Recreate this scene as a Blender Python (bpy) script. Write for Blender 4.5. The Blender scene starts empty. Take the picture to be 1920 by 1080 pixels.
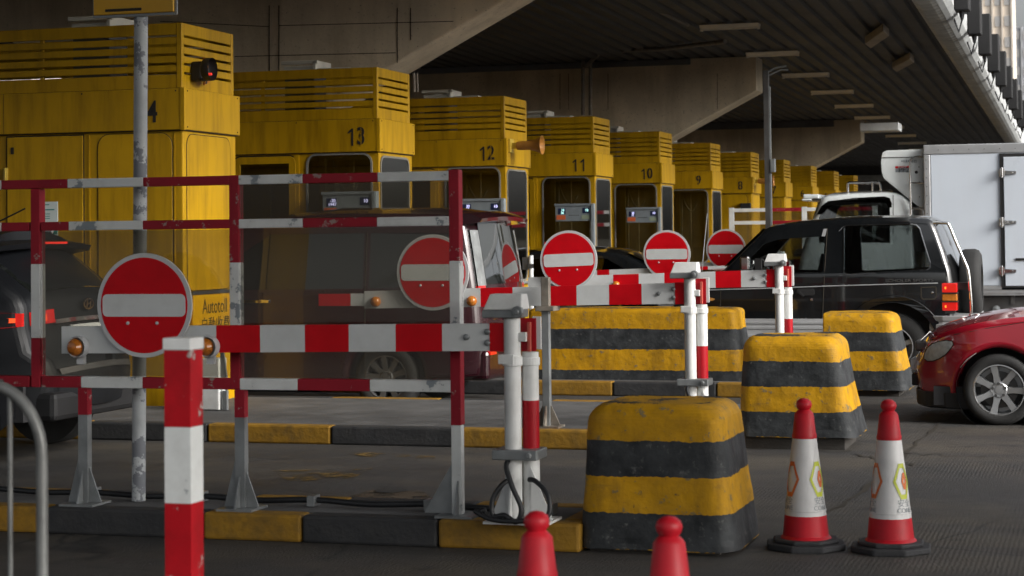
import bpy, bmesh, math, random
from math import sin, cos, pi, radians
from mathutils import Vector, Matrix
from mathutils.geometry import tessellate_polygon
random.seed(7)
SC = bpy.context.scene
COL = SC.collection

# ------------------------------------------------------------------ camera
FPX, YAW, PITCH, ROLL, SHY, EYE = 3700.0, .2909, .0303, -.0108, -204.84, 1.54
def _axes():
    cy, sy, cp, sp = cos(YAW), sin(YAW), cos(PITCH), sin(PITCH)
    w = Vector((-sy*cp, cy*cp, sp)); r0 = Vector((cy, sy, 0)); u0 = r0.cross(w)
    cr, sr = cos(ROLL), sin(ROLL)
    return cr*r0 + sr*u0, -sr*r0 + cr*u0, w
CR, CU, CW = _axes()
def at(px, py, Y):
    """world point at depth Y (along the row of booths) seen at a pixel of the 1920x1080 photo"""
    d = CW + CR*((px-960)/FPX) - CU*((py-540-SHY)/FPX)
    t = Y/d.y
    return Vector((d.x*t, Y, EYE + d.z*t))
def atx(px, py, X):
    d = CW + CR*((px-960)/FPX) - CU*((py-540-SHY)/FPX)
    t = X/d.x
    return Vector((X, d.y*t, EYE + d.z*t))
def xz(px, py, Y):
    p = at(px, py, Y); return (p.x, p.z)
cam = bpy.data.cameras.new('camera'); camo = bpy.data.objects.new('camera', cam); COL.objects.link(camo)
camo.matrix_world = Matrix(((CR.x, CU.x, -CW.x, 0), (CR.y, CU.y, -CW.y, 0), (CR.z, CU.z, -CW.z, EYE), (0, 0, 0, 1)))
cam.sensor_width = 36; cam.lens = 36*FPX/1920; cam.shift_y = SHY/1920
cam.clip_start = .1; cam.clip_end = 3000
cam.dof.use_dof = True; cam.dof.focus_distance = 15.0; cam.dof.aperture_fstop = 5.6
SC.camera = camo

# ------------------------------------------------------------------ light
SUN_EL, SUN_AZ = radians(26), radians(106)      # azimuth from +Y towards +X: light from the open side
world = bpy.data.worlds.new('World'); SC.world = world; world.use_nodes = True
wn = world.node_tree; bg = wn.nodes['Background']
sky = wn.nodes.new('ShaderNodeTexSky'); sky.sky_type = 'NISHITA'; sky.sun_disc = False
sky.sun_elevation = SUN_EL; sky.sun_rotation = SUN_AZ
sky.air_density = 1.0; sky.dust_density = 6.0; sky.ozone_density = 1.0
hs = wn.nodes.new('ShaderNodeHueSaturation'); hs.inputs['Saturation'].default_value = .22
wn.links.new(sky.outputs[0], hs.inputs['Color']); wn.links.new(hs.outputs[0], bg.inputs[0])
bg.inputs[1].default_value = .15
sun = bpy.data.lights.new('sun', 'SUN'); suno = bpy.data.objects.new('sun', sun); COL.objects.link(suno)
sun.energy = 1.7; sun.angle = radians(24); sun.color = (1, .97, .92)
sdir = Vector((sin(SUN_AZ)*cos(SUN_EL), cos(SUN_AZ)*cos(SUN_EL), sin(SUN_EL)))
suno.rotation_euler = sdir.to_track_quat('Z', 'Y').to_euler()
SC.view_settings.view_transform = 'Standard'; SC.view_settings.look = 'None'
SC.view_settings.exposure = 0.55; SC.view_settings.gamma = 1; SC.view_settings.use_curve_mapping = False
SC.cycles.max_bounces = 8; SC.cycles.transparent_max_bounces = 12; SC.cycles.glossy_bounces = 4
SC.cycles.caustics_reflective = False; SC.cycles.caustics_refractive = False

# ------------------------------------------------------------------ materials
def mat(name, col, rough=.5, metal=0., var=.1, vs=3., bump=0., bs=60., dirt=0., dcol=(.035, .03, .025), ds=2.5,
        streak=False, chip=0., ccol=(.2, .21, .21), cs=9., coat=0., emit=None, es=1., spec=.5, rvar=.1):
    m = bpy.data.materials.new(name); m.use_nodes = True
    nt = m.node_tree; N, L = nt.nodes, nt.links; b = N['Principled BSDF']
    tc = N.new('ShaderNodeTexCoord'); oi = N.new('ShaderNodeObjectInfo'); va = N.new('ShaderNodeVectorMath'); va.operation = 'ADD'
    sc_ = N.new('ShaderNodeMath'); sc_.operation = 'MULTIPLY'; sc_.inputs[1].default_value = 37.; L.new(oi.outputs['Random'], sc_.inputs[0])
    L.new(tc.outputs['Object'], va.inputs[0]); L.new(sc_.outputs[0], va.inputs[1])     # every object weathers differently
    def noise(scale, detail=4., sc3=(1, 1, 1), rough_=.55):
        mp = N.new('ShaderNodeMapping'); mp.inputs['Scale'].default_value = sc3
        L.new(va.outputs[0], mp.inputs[0])
        n = N.new('ShaderNodeTexNoise'); n.inputs['Scale'].default_value = scale
        n.inputs['Detail'].default_value = detail; n.inputs['Roughness'].default_value = rough_
        L.new(mp.outputs[0], n.inputs['Vector']); return n.outputs['Fac']
    def ramp(fac, a, c, va=0., vb=1.):
        r = N.new('ShaderNodeMapRange'); r.inputs[1].default_value = a; r.inputs[2].default_value = c
        r.inputs[3].default_value = va; r.inputs[4].default_value = vb
        L.new(fac, r.inputs[0]); return r.outputs[0]
    def mix(fac, a, c):
        x = N.new('ShaderNodeMix'); x.data_type = 'RGBA'
        L.new(fac, x.inputs[0])
        for i, v in ((6, a), (7, c)):
            if isinstance(v, tuple): x.inputs[i].default_value = (*v[:3], 1)
            else: L.new(v, x.inputs[i])
        return x.outputs[2]
    cur = tuple(col)
    n1 = noise(vs, 5.)
    if var:
        lo = tuple(c*(1-var) for c in col); hi = tuple(min(1, c*(1+var)) for c in col)
        cur = mix(ramp(n1, .3, .7), lo, hi)
    if dirt:
        d = ramp(noise(ds, 6., (1, 1, .12) if streak else (1, 1, 1), .65), .45, .75, 0, dirt)
        cur = mix(d, cur, tuple(dcol))
    if chip:
        c = ramp(noise(cs, 6., (1, 1, 1), .7), .62-chip*.2, .64-chip*.2)
        cur = mix(c, cur, tuple(ccol))
    if isinstance(cur, tuple): b.inputs['Base Color'].default_value = (*cur, 1)
    else: L.new(cur, b.inputs['Base Color'])
    if rvar: L.new(ramp(n1, .25, .75, max(.02, rough-rvar), min(1, rough+rvar)), b.inputs['Roughness'])
    else: b.inputs['Roughness'].default_value = rough
    b.inputs['Metallic'].default_value = metal
    b.inputs['Specular IOR Level'].default_value = spec
    if coat: b.inputs['Coat Weight'].default_value = coat; b.inputs['Coat Roughness'].default_value = .04
    if bump:
        bn = N.new('ShaderNodeBump'); bn.inputs['Strength'].default_value = bump; bn.inputs['Distance'].default_value = .01
        L.new(noise(bs, 5.), bn.inputs['Height']); L.new(bn.outputs[0], b.inputs['Normal'])
    if emit:
        b.inputs['Emission Color'].default_value = (*emit, 1); b.inputs['Emission Strength'].default_value = es
    return m
def glass(name, tint=(.75, .8, .78), refl=.12, rough=.02, haze=0., hcol=(.3, .29, .26)):
    m = bpy.data.materials.new(name); m.use_nodes = True
    nt = m.node_tree; N, L = nt.nodes, nt.links
    for n in list(N):
        if n.type == 'BSDF_PRINCIPLED': N.remove(n)
    out = [n for n in N if n.type == 'OUTPUT_MATERIAL'][0]
    t = N.new('ShaderNodeBsdfTransparent'); t.inputs[0].default_value = (*tint, 1)
    g = N.new('ShaderNodeBsdfGlossy'); g.inputs['Roughness'].default_value = rough
    lw = N.new('ShaderNodeLayerWeight'); lw.inputs[0].default_value = .35
    mr = N.new('ShaderNodeMapRange'); mr.inputs[3].default_value = refl; mr.inputs[4].default_value = .9
    L.new(lw.outputs['Fresnel'], mr.inputs[0])
    mx = N.new('ShaderNodeMixShader'); L.new(mr.outputs[0], mx.inputs[0]); L.new(t.outputs[0], mx.inputs[1]); L.new(g.outputs[0], mx.inputs[2])
    last = mx
    if haze:
        d = N.new('ShaderNodeBsdfDiffuse'); d.inputs[0].default_value = (*hcol, 1)
        tc = N.new('ShaderNodeTexCoord'); n = N.new('ShaderNodeTexNoise'); n.inputs['Scale'].default_value = 3.; n.inputs['Detail'].default_value = 8
        L.new(tc.outputs['Object'], n.inputs['Vector'])
        r = N.new('ShaderNodeMapRange'); r.inputs[1].default_value = .3; r.inputs[2].default_value = .75
        r.inputs[3].default_value = haze*.75; r.inputs[4].default_value = haze*1.25; L.new(n.outputs['Fac'], r.inputs[0])
        m2 = N.new('ShaderNodeMixShader'); L.new(r.outputs[0], m2.inputs[0]); L.new(mx.outputs[0], m2.inputs[1]); L.new(d.outputs[0], m2.inputs[2]); last = m2
    L.new(last.outputs[0], out.inputs[0])
    return m
K = {}
K['yellow'] = mat('booth_yellow_paint', (.47, .265, .004), .45, spec=.25, var=.13, vs=1.1, dirt=.6, dcol=(.15, .075, .004), ds=8, streak=True, bump=.04, bs=25)
K['yedge'] = mat('booth_pale_yellow_trim', (.60, .42, .06), .5, var=.1)
K['seam'] = mat('dark_seam', (.02, .015, .008), .9, var=0)
K['black'] = mat('black_rubber', (.012, .012, .013), .6, var=.2)
K['numeral'] = mat('black_numeral_paint', (.016, .013, .01), .7, var=.2)
K['gasket'] = mat('grey_gasket', (.20, .19, .165), .6, var=.15)
K['ac'] = mat('cream_metal', (.55, .53, .46), .5, var=.1, dirt=.3)
K['inside'] = mat('booth_brown_interior', (.32, .22, .11), .7, var=.3, vs=2)
K['desk'] = mat('booth_desk', (.2, .15, .08), .6)
K['wglass'] = glass('booth_glass', (.78, .80, .76), .14)
K['endglass'] = glass('booth_end_glass', (.80, .85, .85), .38, .03)
K['salmon'] = mat('faded_red_tape', (.50, .10, .075), .5, spec=.25)
K['panelglass'] = glass('dirty_clear_acrylic', (.74, .73, .68), .03, .08, haze=.075, hcol=(.24, .21, .16))
K['white'] = mat('white_paint', (.70, .71, .70), .42, var=.05, vs=5, dirt=.35, dcol=(.30, .29, .26), ds=6, bump=.03, bs=30)
K['whitechip'] = mat('chipped_white_paint', (.66, .68, .67), .5, var=.06, vs=5, dirt=.4, dcol=(.28, .27, .25), ds=6, chip=.18, ccol=(.22, .25, .27), cs=6, bump=.05)
K['red'] = mat('red_paint', (.38, .006, .014), .45, spec=.25, var=.12, vs=5, dirt=.3, dcol=(.12, .008, .01), ds=6, bump=.04)
K['redchip'] = mat('dull_red_paint', (.28, .010, .022), .5, spec=.25, var=.15, vs=5, chip=.05, ccol=(.3, .22, .2), cs=12, bump=.05)
K['redref'] = mat('red_reflective_sheet', (.55, .002, .008), .4, spec=.2, var=.08, vs=8, dirt=.2, dcol=(.3, .01, .01), ds=9)
K['whiteref'] = mat('grey_white_reflective_sheet', (.60, .62, .62), .4, var=.05, vs=6, dirt=.25, dcol=(.35, .34, .32), ds=7)
K['signrim'] = mat('sign_grey_rim', (.52, .53, .54), .4, var=.06)
K['galv'] = mat('galvanised_steel', (.25, .265, .27), .45, metal=.5, var=.2, vs=8, dirt=.3)
K['oldpole'] = mat('weathered_pole_paint', (.42, .44, .45), .6, var=.2, vs=6, chip=.42, ccol=(.17, .18, .2), cs=6, bump=.15)
K['railtube'] = mat('dull_grey_tube', (.17, .175, .17), .5, metal=.4, var=.25, vs=8, dirt=.4)
K['postbrown'] = mat('booth_inner_post', (.34, .22, .06), .6, var=.2)
K['steel'] = mat('dark_steel', (.12, .12, .12), .5, metal=.6, var=.2, dirt=.4, dcol=(.1, .05, .03))
K['rusty'] = mat('rusty_steel', (.2, .18, .15), .65, metal=.3, var=.3, vs=10, dirt=.6, dcol=(.12, .05, .025), ds=8)
K['chrome'] = mat('chrome', (.75, .75, .75), .12, metal=1., var=.03, rvar=.04)
K['alu'] = mat('aluminium', (.6, .61, .62), .35, metal=.7, var=.06, vs=6)
K['amber'] = mat('amber_lens', (.50, .16, .02), .25, var=.2, vs=20, coat=.5)
K['redlens'] = mat('red_lens', (.5, .01, .01), .15, var=.1, coat=.6, emit=(1, .03, .02), es=.22)
K['redlit'] = mat('lit_red_lamp', (.6, .02, .01), .2, var=.1, emit=(1, .05, .03), es=.5)
K['orangelit'] = mat('lit_orange_lamp', (.7, .15, .02), .2, var=.1, emit=(1, .22, .03), es=1.2)
K['led'] = mat('lit_blue_digits', (.6, .6, 1), .4, var=0, emit=(.62, .62, 1), es=1.3)
K['ledg'] = mat('lit_cyan_digits', (.6, 1, 1), .4, var=0, emit=(.5, 1, .95), es=1.1)
K['ledred'] = mat('lit_red_dot', (1, .02, .05), .4, var=0, emit=(1, .02, .06), es=1.)
K['disp'] = mat('display_blue_grey', (.22, .25, .27), .45, var=.12, vs=8)
K['dispdark'] = mat('display_dark_cell', (.02, .03, .08), .3, var=.1)
K['dispor'] = mat('display_orange_label', (.65, .14, .05), .5, var=.15)
K['dispgr'] = mat('display_green_label', (.30, .36, .26), .5, var=.15)
K['paper'] = mat('white_notice', (.62, .68, .66), .6, var=.06)
K['teal'] = mat('teal_print', (.05, .25, .22), .6, var=.1)
K['signyellow'] = mat('sign_yellow', (.62, .33, .005), .4, var=.06, vs=4, dirt=.2, dcol=(.3, .16, .01))
K['horn2'] = mat('orange_plate', (.42, .15, .02), .5)
K['horn'] = mat('amber_horn', (.40, .18, .035), .45, var=.15, vs=9)
K['concrete'] = mat('beam_concrete', (.62, .535, .40), .9, var=.22, vs=1.1, dirt=.55, dcol=(.26, .20, .13), ds=2.2, streak=True, bump=.6, bs=16, chip=.04, ccol=(.36, .31, .24), cs=26)
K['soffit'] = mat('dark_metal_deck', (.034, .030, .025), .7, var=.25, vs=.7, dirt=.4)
K['fascia'] = mat('grey_fascia_metal', (.46, .46, .43), .55, var=.12, vs=2, dirt=.4, streak=False)
K['gutter'] = mat('pale_gutter', (.62, .64, .64), .5, var=.08, dirt=.3)
K['tube'] = mat('unlit_tube_fitting', (.85, .80, .70), .6, var=.08, dirt=.15)
K['boxfit'] = mat('dusty_fitting', (.30, .25, .19), .7, var=.15, dirt=.3)
K['blkyel'] = mat('block_yellow_paint', (.48, .25, .006), .62, spec=.2, var=.14, vs=4, dirt=.5, dcol=(.15, .085, .02), ds=7, chip=.06, ccol=(.20, .15, .07), cs=14, bump=.8, bs=14)
K['blkblk'] = mat('block_black_paint', (.035, .038, .041), .55, var=.35, vs=7, dirt=.4, dcol=(.10, .10, .10), ds=8, bump=1., bs=13)
K['plinth'] = mat('block_plinth', (.05, .045, .04), .95, var=.3, bump=.5)
K['kerbtop'] = mat('island_paving', (.085, .085, .085), .9, var=.3, vs=3, dirt=.5, dcol=(.03, .03, .03), ds=4, bump=.5, bs=40)
K['kyel'] = mat('kerb_yellow_paint', (.26, .135, .006), .75, var=.2, vs=4, dirt=.7, dcol=(.05, .035, .015), ds=9, bump=.5, bs=30)
K['kblk'] = mat('kerb_black_paint', (.022, .023, .025), .75, var=.3, vs=5, dirt=.3, dcol=(.06, .055, .05), ds=9, bump=.5, bs=30)
K['cable'] = mat('black_cable', (.012, .013, .015), .5, var=.2)
K['conered'] = mat('cone_red_plastic', (.45, .010, .02), .45, spec=.3, var=.12, vs=8, dirt=.3, dcol=(.15, .01, .015), ds=7)
K['conewhite'] = mat('cone_white_sleeve', (.60, .60, .60), .45, var=.08, vs=8, dirt=.35, dcol=(.28, .27, .26), ds=6)
K['conebase'] = mat('cone_black_base', (.02, .021, .024), .75, var=.25, dirt=.3, dcol=(.07, .07, .07), bump=.3)
K['lime'] = mat('lime_print', (.45, .5, .03), .5, var=.1)
K['orange'] = mat('orange_print', (.6, .14, .03), .5, var=.1)
K['carblack'] = mat('gloss_black_car_paint', (.006, .007, .008), .16, var=.1, coat=1., rvar=.04, dirt=.12, dcol=(.03, .03, .03))
K['cargrey'] = mat('dark_grey_car_paint', (.008, .009, .011), .42, spec=.25, var=.1, coat=.1, rvar=.05)
K['maroon'] = mat('maroon_car_paint', (.022, .004, .007), .25, var=.1, coat=.6, rvar=.05)
K['carred'] = mat('deep_red_car_paint', (.36, .007, .022), .22, var=.08, coat=1., rvar=.05, dirt=.1, dcol=(.1, .01, .01))
K['silver'] = mat('silver_car_cladding', (.36, .37, .38), .4, metal=.1, var=.08, vs=3, dirt=.3, dcol=(.2, .19, .18))
K['truckwhite'] = mat('white_truck_panel', (.64, .70, .78), .35, var=.03, vs=1.5, dirt=.18, dcol=(.45, .43, .42), ds=1.2, streak=True)
K['cabwhite'] = mat('white_cab_paint', (.70, .74, .74), .25, var=.04, coat=.6, dirt=.1, dcol=(.4, .39, .37))
K['tyre'] = mat('tyre_rubber', (.02, .02, .02), .8, var=.25, vs=8, bump=.2, bs=50)
K['alloy'] = mat('alloy_wheel', (.45, .46, .47), .35, metal=.75, var=.08)
K['carglass'] = glass('car_glass', (.74, .77, .77), .14)
K['darkglass'] = glass('tinted_car_glass', (.09, .085, .075), .06)
K['mirrorglass'] = mat('reflective_rear_glass', (.012, .014, .013), .04, var=0, coat=1., rvar=0, spec=1.)
K['lampglass'] = mat('headlamp_glass', (.48, .50, .50), .32, var=.3, vs=14, metal=0., spec=.35)
K['tailclear'] = mat('clear_tail_lamp', (.20, .21, .21), .2, var=.3, vs=9, coat=.5)
K['taillit'] = mat('lit_tail_lamp', (.5, .03, .01), .3, var=.3, vs=12, emit=(1, .10, .02), es=.9)
K['postred'] = mat('scuffed_red_post_paint', (.40, .004, .010), .5, spec=.25, var=.15, vs=5, dirt=.5, dcol=(.10, .006, .006), ds=6, chip=.03, ccol=(.35, .30, .28), cs=13, bump=.08)
K['carin'] = mat('car_interior', (.03, .03, .032), .8, var=.2)
K['skin'] = mat('skin', (.45, .27, .19), .6)
K['hair'] = mat('hair', (.012, .01, .009), .6)
K['mask'] = mat('face_mask', (.62, .68, .70), .8)
K['vest'] = mat('orange_yellow_vest', (.55, .26, .03), .7)
K['towerbeige'] = mat('pale_tower_wall', (.72, .64, .55), .8, var=.06, vs=.2)
K['towergrey'] = mat('grey_tower_wall', (.42, .43, .45), .8, var=.05, vs=.2)
K['towerwin'] = mat('tower_windows', (.45, .44, .43), .4, var=.1, vs=.3)
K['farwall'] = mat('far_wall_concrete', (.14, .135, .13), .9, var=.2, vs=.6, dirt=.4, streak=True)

# ------------------------------------------------------------------ geometry helpers
ORG = {}
def tag(o, label=None, cat=None, group=None, kind=None):
    if label: o['label'] = label
    if cat: o['category'] = cat
    if group: o['group'] = group
    if kind: o['kind'] = kind
    return o
def empty(name, loc, label, cat, group=None):
    o = bpy.data.objects.new(name, None); COL.objects.link(o); o.location = loc; o.empty_display_size = .2
    ORG[o.name] = Vector(loc); return tag(o, label, cat, group)
def fill2d(loops):
    """triangles (indices into the concatenated loops) for outer loop with holes"""
    return tessellate_polygon([[Vector((a, b, 0)) for a, b in l] for l in loops])
class MB:
    def __init__(s): s.v = []; s.f = []; s.m = []
    def add(s, vs, fs, m=0):
        o = len(s.v); s.v += [tuple(v) for v in vs]; s.f += [tuple(i+o for i in f) for f in fs]
        s.m += [m]*len(fs)
    def box(s, x0, x1, y0, y1, z0, z1, m=0):
        s.add([(x, y, z) for z in (z0, z1) for y in (y0, y1) for x in (x0, x1)],
              [(0, 2, 3, 1), (4, 5, 7, 6), (0, 1, 5, 4), (2, 6, 7, 3), (0, 4, 6, 2), (1, 3, 7, 5)], m)
    def hexa(s, p, m=0):      # 8 points, same order as box
        s.add(p, [(0, 2, 3, 1), (4, 5, 7, 6), (0, 1, 5, 4), (2, 6, 7, 3), (0, 4, 6, 2), (1, 3, 7, 5)], m)
    def cyl(s, p0, p1, r0, r1=None, n=16, m=0, cap=True):
        r1 = r0 if r1 is None else r1
        p0, p1 = Vector(p0), Vector(p1); d = (p1-p0).normalized()
        a = d.orthogonal().normalized(); b = d.cross(a)
        vs = [p0 + (a*cos(2*pi*i/n) + b*sin(2*pi*i/n))*r0 for i in range(n)] + [p1 + (a*cos(2*pi*i/n) + b*sin(2*pi*i/n))*r1 for i in range(n)]
        fs = [(i, (i+1) % n, n+(i+1) % n, n+i) for i in range(n)]
        if cap: fs += [tuple(range(n))[::-1], tuple(range(n, 2*n))]
        s.add(vs, fs, m)
    def tube(s, path, r, n=10, m=0, closed=False):
        P = [Vector(p) for p in path]; k = len(P); rings = []; prev = None
        for i in range(k):
            if closed: t = P[(i+1) % k]-P[i-1]
            else: t = P[min(i+1, k-1)]-P[max(i-1, 0)]
            t.normalize()
            a = t.orthogonal().normalized() if prev is None else (prev - t*prev.dot(t)).normalized()
            prev = a; b = t.cross(a)
            rings.append([P[i] + (a*cos(2*pi*j/n) + b*sin(2*pi*j/n))*r for j in range(n)])
        vs = [v for rg in rings for v in rg]; fs = []
        for i in range(k if closed else k-1):
            i2 = (i+1) % k
            fs += [(i*n+j, i*n+(j+1) % n, i2*n+(j+1) % n, i2*n+j) for j in range(n)]
        if not closed: fs += [tuple(range(n))[::-1], tuple(range((k-1)*n, k*n))]
        s.add(vs, fs, m)
    def lathe(s, c, prof, axis='z', n=32, m=0, cap=True):
        """prof: (r, h) list from c along axis"""
        c = Vector(c); vs = []
        for r, h in prof:
            for j in range(n):
                a, b = r*cos(2*pi*j/n), r*sin(2*pi*j/n)
                vs.append(c + (Vector((a, b, h)) if axis == 'z' else Vector((a, h, b)) if axis == 'y' else Vector((h, a, b))))
        k = len(prof)
        fs = [(i*n+j, i*n+(j+1) % n, (i+1)*n+(j+1) % n, (i+1)*n+j) for i in range(k-1) for j in range(n)]
        if cap: fs += [tuple(range(n))[::-1], tuple(range((k-1)*n, k*n))]
        s.add(vs, fs, m)
    def plate(s, outer, holes, y0, y1, m=0, plane='xz'):
        """flat plate with holes: 2D loops in plane, thickness from y0 to y1 along the third axis"""
        loops = [outer]+list(holes); flat = [p for l in loops for p in l]; tri = fill2d(loops)
        def P(a, b, t): return (a, t, b) if plane == 'xz' else (t, a, b) if plane == 'yz' else (a, b, t)
        n = len(flat); vs = [P(a, b, y0) for a, b in flat] + [P(a, b, y1) for a, b in flat]
        fs = [tuple(t) for t in tri] + [tuple(i+n for i in t[::-1]) for t in tri]
        o = 0
        for l in loops:
            k = len(l); fs += [(o+i, o+(i+1) % k, n+o+(i+1) % k, n+o+i) for i in range(k)]; o += k
        s.add(vs, fs, m)
    def build(s, name, mats, parent=None, smooth=None, bevel=0., seg=2, label=None):
        org = ORG[parent.name] if parent is not None else Vector((0, 0, 0))
        me = bpy.data.meshes.new(name)
        me.from_pydata([tuple(Vector(v)-org) for v in s.v], [], s.f)
        for m in (mats if isinstance(mats, (list, tuple)) else [mats]): me.materials.append(K[m] if isinstance(m, str) else m)
        me.polygons.foreach_set('material_index', s.m)
        bm = bmesh.new(); bm.from_mesh(me)
        bmesh.ops.recalc_face_normals(bm, faces=bm.faces); bm.to_mesh(me); bm.free()
        if smooth:
            me.polygons.foreach_set('use_smooth', [True]*len(me.polygons)); me.set_sharp_from_angle(angle=radians(smooth))
        me.update()
        o = bpy.data.objects.new(name, me); COL.objects.link(o)
        if parent is not None: o.parent = parent
        ORG[o.name] = org
        if bevel:
            b = o.modifiers.new('bevel', 'BEVEL'); b.width = bevel; b.segments = seg; b.limit_method = 'ANGLE'; b.angle_limit = radians(40)
        if label: o['label'] = label
        return o
def rrect(x0, x1, z0, z1, r, n=5):
    out = []
    for cx, cz, a0 in ((x1-r, z0+r, -90), (x1-r, z1-r, 0), (x0+r, z1-r, 90), (x0+r, z0+r, 180)):
        for i in range(n+1):
            a = radians(a0+90*i/n); out.append((cx+r*cos(a), cz+r*sin(a)))
    return out
def circle(cx, cz, r, n=48, a0=0): return [(cx+r*cos(a0+2*pi*i/n), cz+r*sin(a0+2*pi*i/n)) for i in range(n)]
def arc(cx, cz, r, d0, d1, n=12): return [(cx+r*cos(radians(d0+(d1-d0)*i/n)), cz+r*sin(radians(d0+(d1-d0)*i/n))) for i in range(n+1)]
def grow(pts, d):
    """offset a closed CCW polygon outwards by d (inwards when negative)"""
    n = len(pts); out = []
    for i in range(n):
        a, b, c = Vector(pts[i-1]), Vector(pts[i]), Vector(pts[(i+1) % n])
        e1, e2 = (b-a), (c-b)
        if e1.length < 1e-9 or e2.length < 1e-9: out.append(tuple(b)); continue
        e1.normalize(); e2.normalize()
        n1, n2 = Vector((e1.y, -e1.x)), Vector((e2.y, -e2.x)); m = n1+n2
        if m.length < 1e-6: m = n1
        m.normalize(); q = max(.45, m.dot(n1)); out.append(tuple(b+m*(d/q)))
    return out
def smoothpath(pts, n=6):
    """Catmull-Rom through 3D points"""
    P = [Vector(p) for p in pts]; out = []
    for i in range(len(P)-1):
        p0, p1, p2, p3 = P[max(i-1, 0)], P[i], P[i+1], P[min(i+2, len(P)-1)]
        for k in range(n):
            t = k/n
            out.append(.5*((2*p1)+(p2-p0)*t+(2*p0-5*p1+4*p2-p3)*t*t+(3*p1-p0-3*p2+p3)*t**3))
    return out+[P[-1]]
def text(name, s, size, m, loc, rot, parent=None, ext=.002, align='CENTER', sx=1., bold=0.):
    cu = bpy.data.curves.new(name, 'FONT'); cu.body = s; cu.size = size; cu.extrude = ext; cu.align_x = align; cu.align_y = 'CENTER'; cu.offset = bold
    t = bpy.data.objects.new(name+'_curve', cu); COL.objects.link(t)
    dg = bpy.context.evaluated_depsgraph_get(); me = bpy.data.meshes.new_from_object(t.evaluated_get(dg)); me.name = name
    bpy.data.objects.remove(t); bpy.data.curves.remove(cu)
    mw = Matrix.Translation(Vector(loc)) @ rot.to_4x4() @ Matrix.Diagonal((sx, 1, 1, 1))
    org = ORG[parent.name] if parent is not None else Vector((0, 0, 0))
    me.transform(Matrix.Translation(-org) @ mw)
    me.materials.clear(); me.materials.append(K[m])
    o = bpy.data.objects.new(name, me); COL.objects.link(o); ORG[o.name] = org
    if parent is not None: o.parent = parent
    return o
FACE_FRONT = Matrix.Rotation(pi/2, 3, 'X')                                   # reads from -Y
FACE_RIGHT = Matrix.Rotation(pi/2, 3, 'Z') @ Matrix.Rotation(pi/2, 3, 'X')   # reads from +X
def copy_tree(o, parent=None, skip=()):
    c = o.copy(); COL.objects.link(c); c.parent = parent; ORG[c.name] = ORG[o.name].copy()
    for ch in [x for x in bpy.data.objects if x.parent == o]:
        if ch.name.split('.')[0] not in skip: copy_tree(ch, c)
    return c
def move(o, loc):
    o.location = loc
    def rec(x):
        ORG[x.name] = Vector(loc)
        for ch in [y for y in bpy.data.objects if y.parent == x]: rec(ch)
    rec(o)
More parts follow.
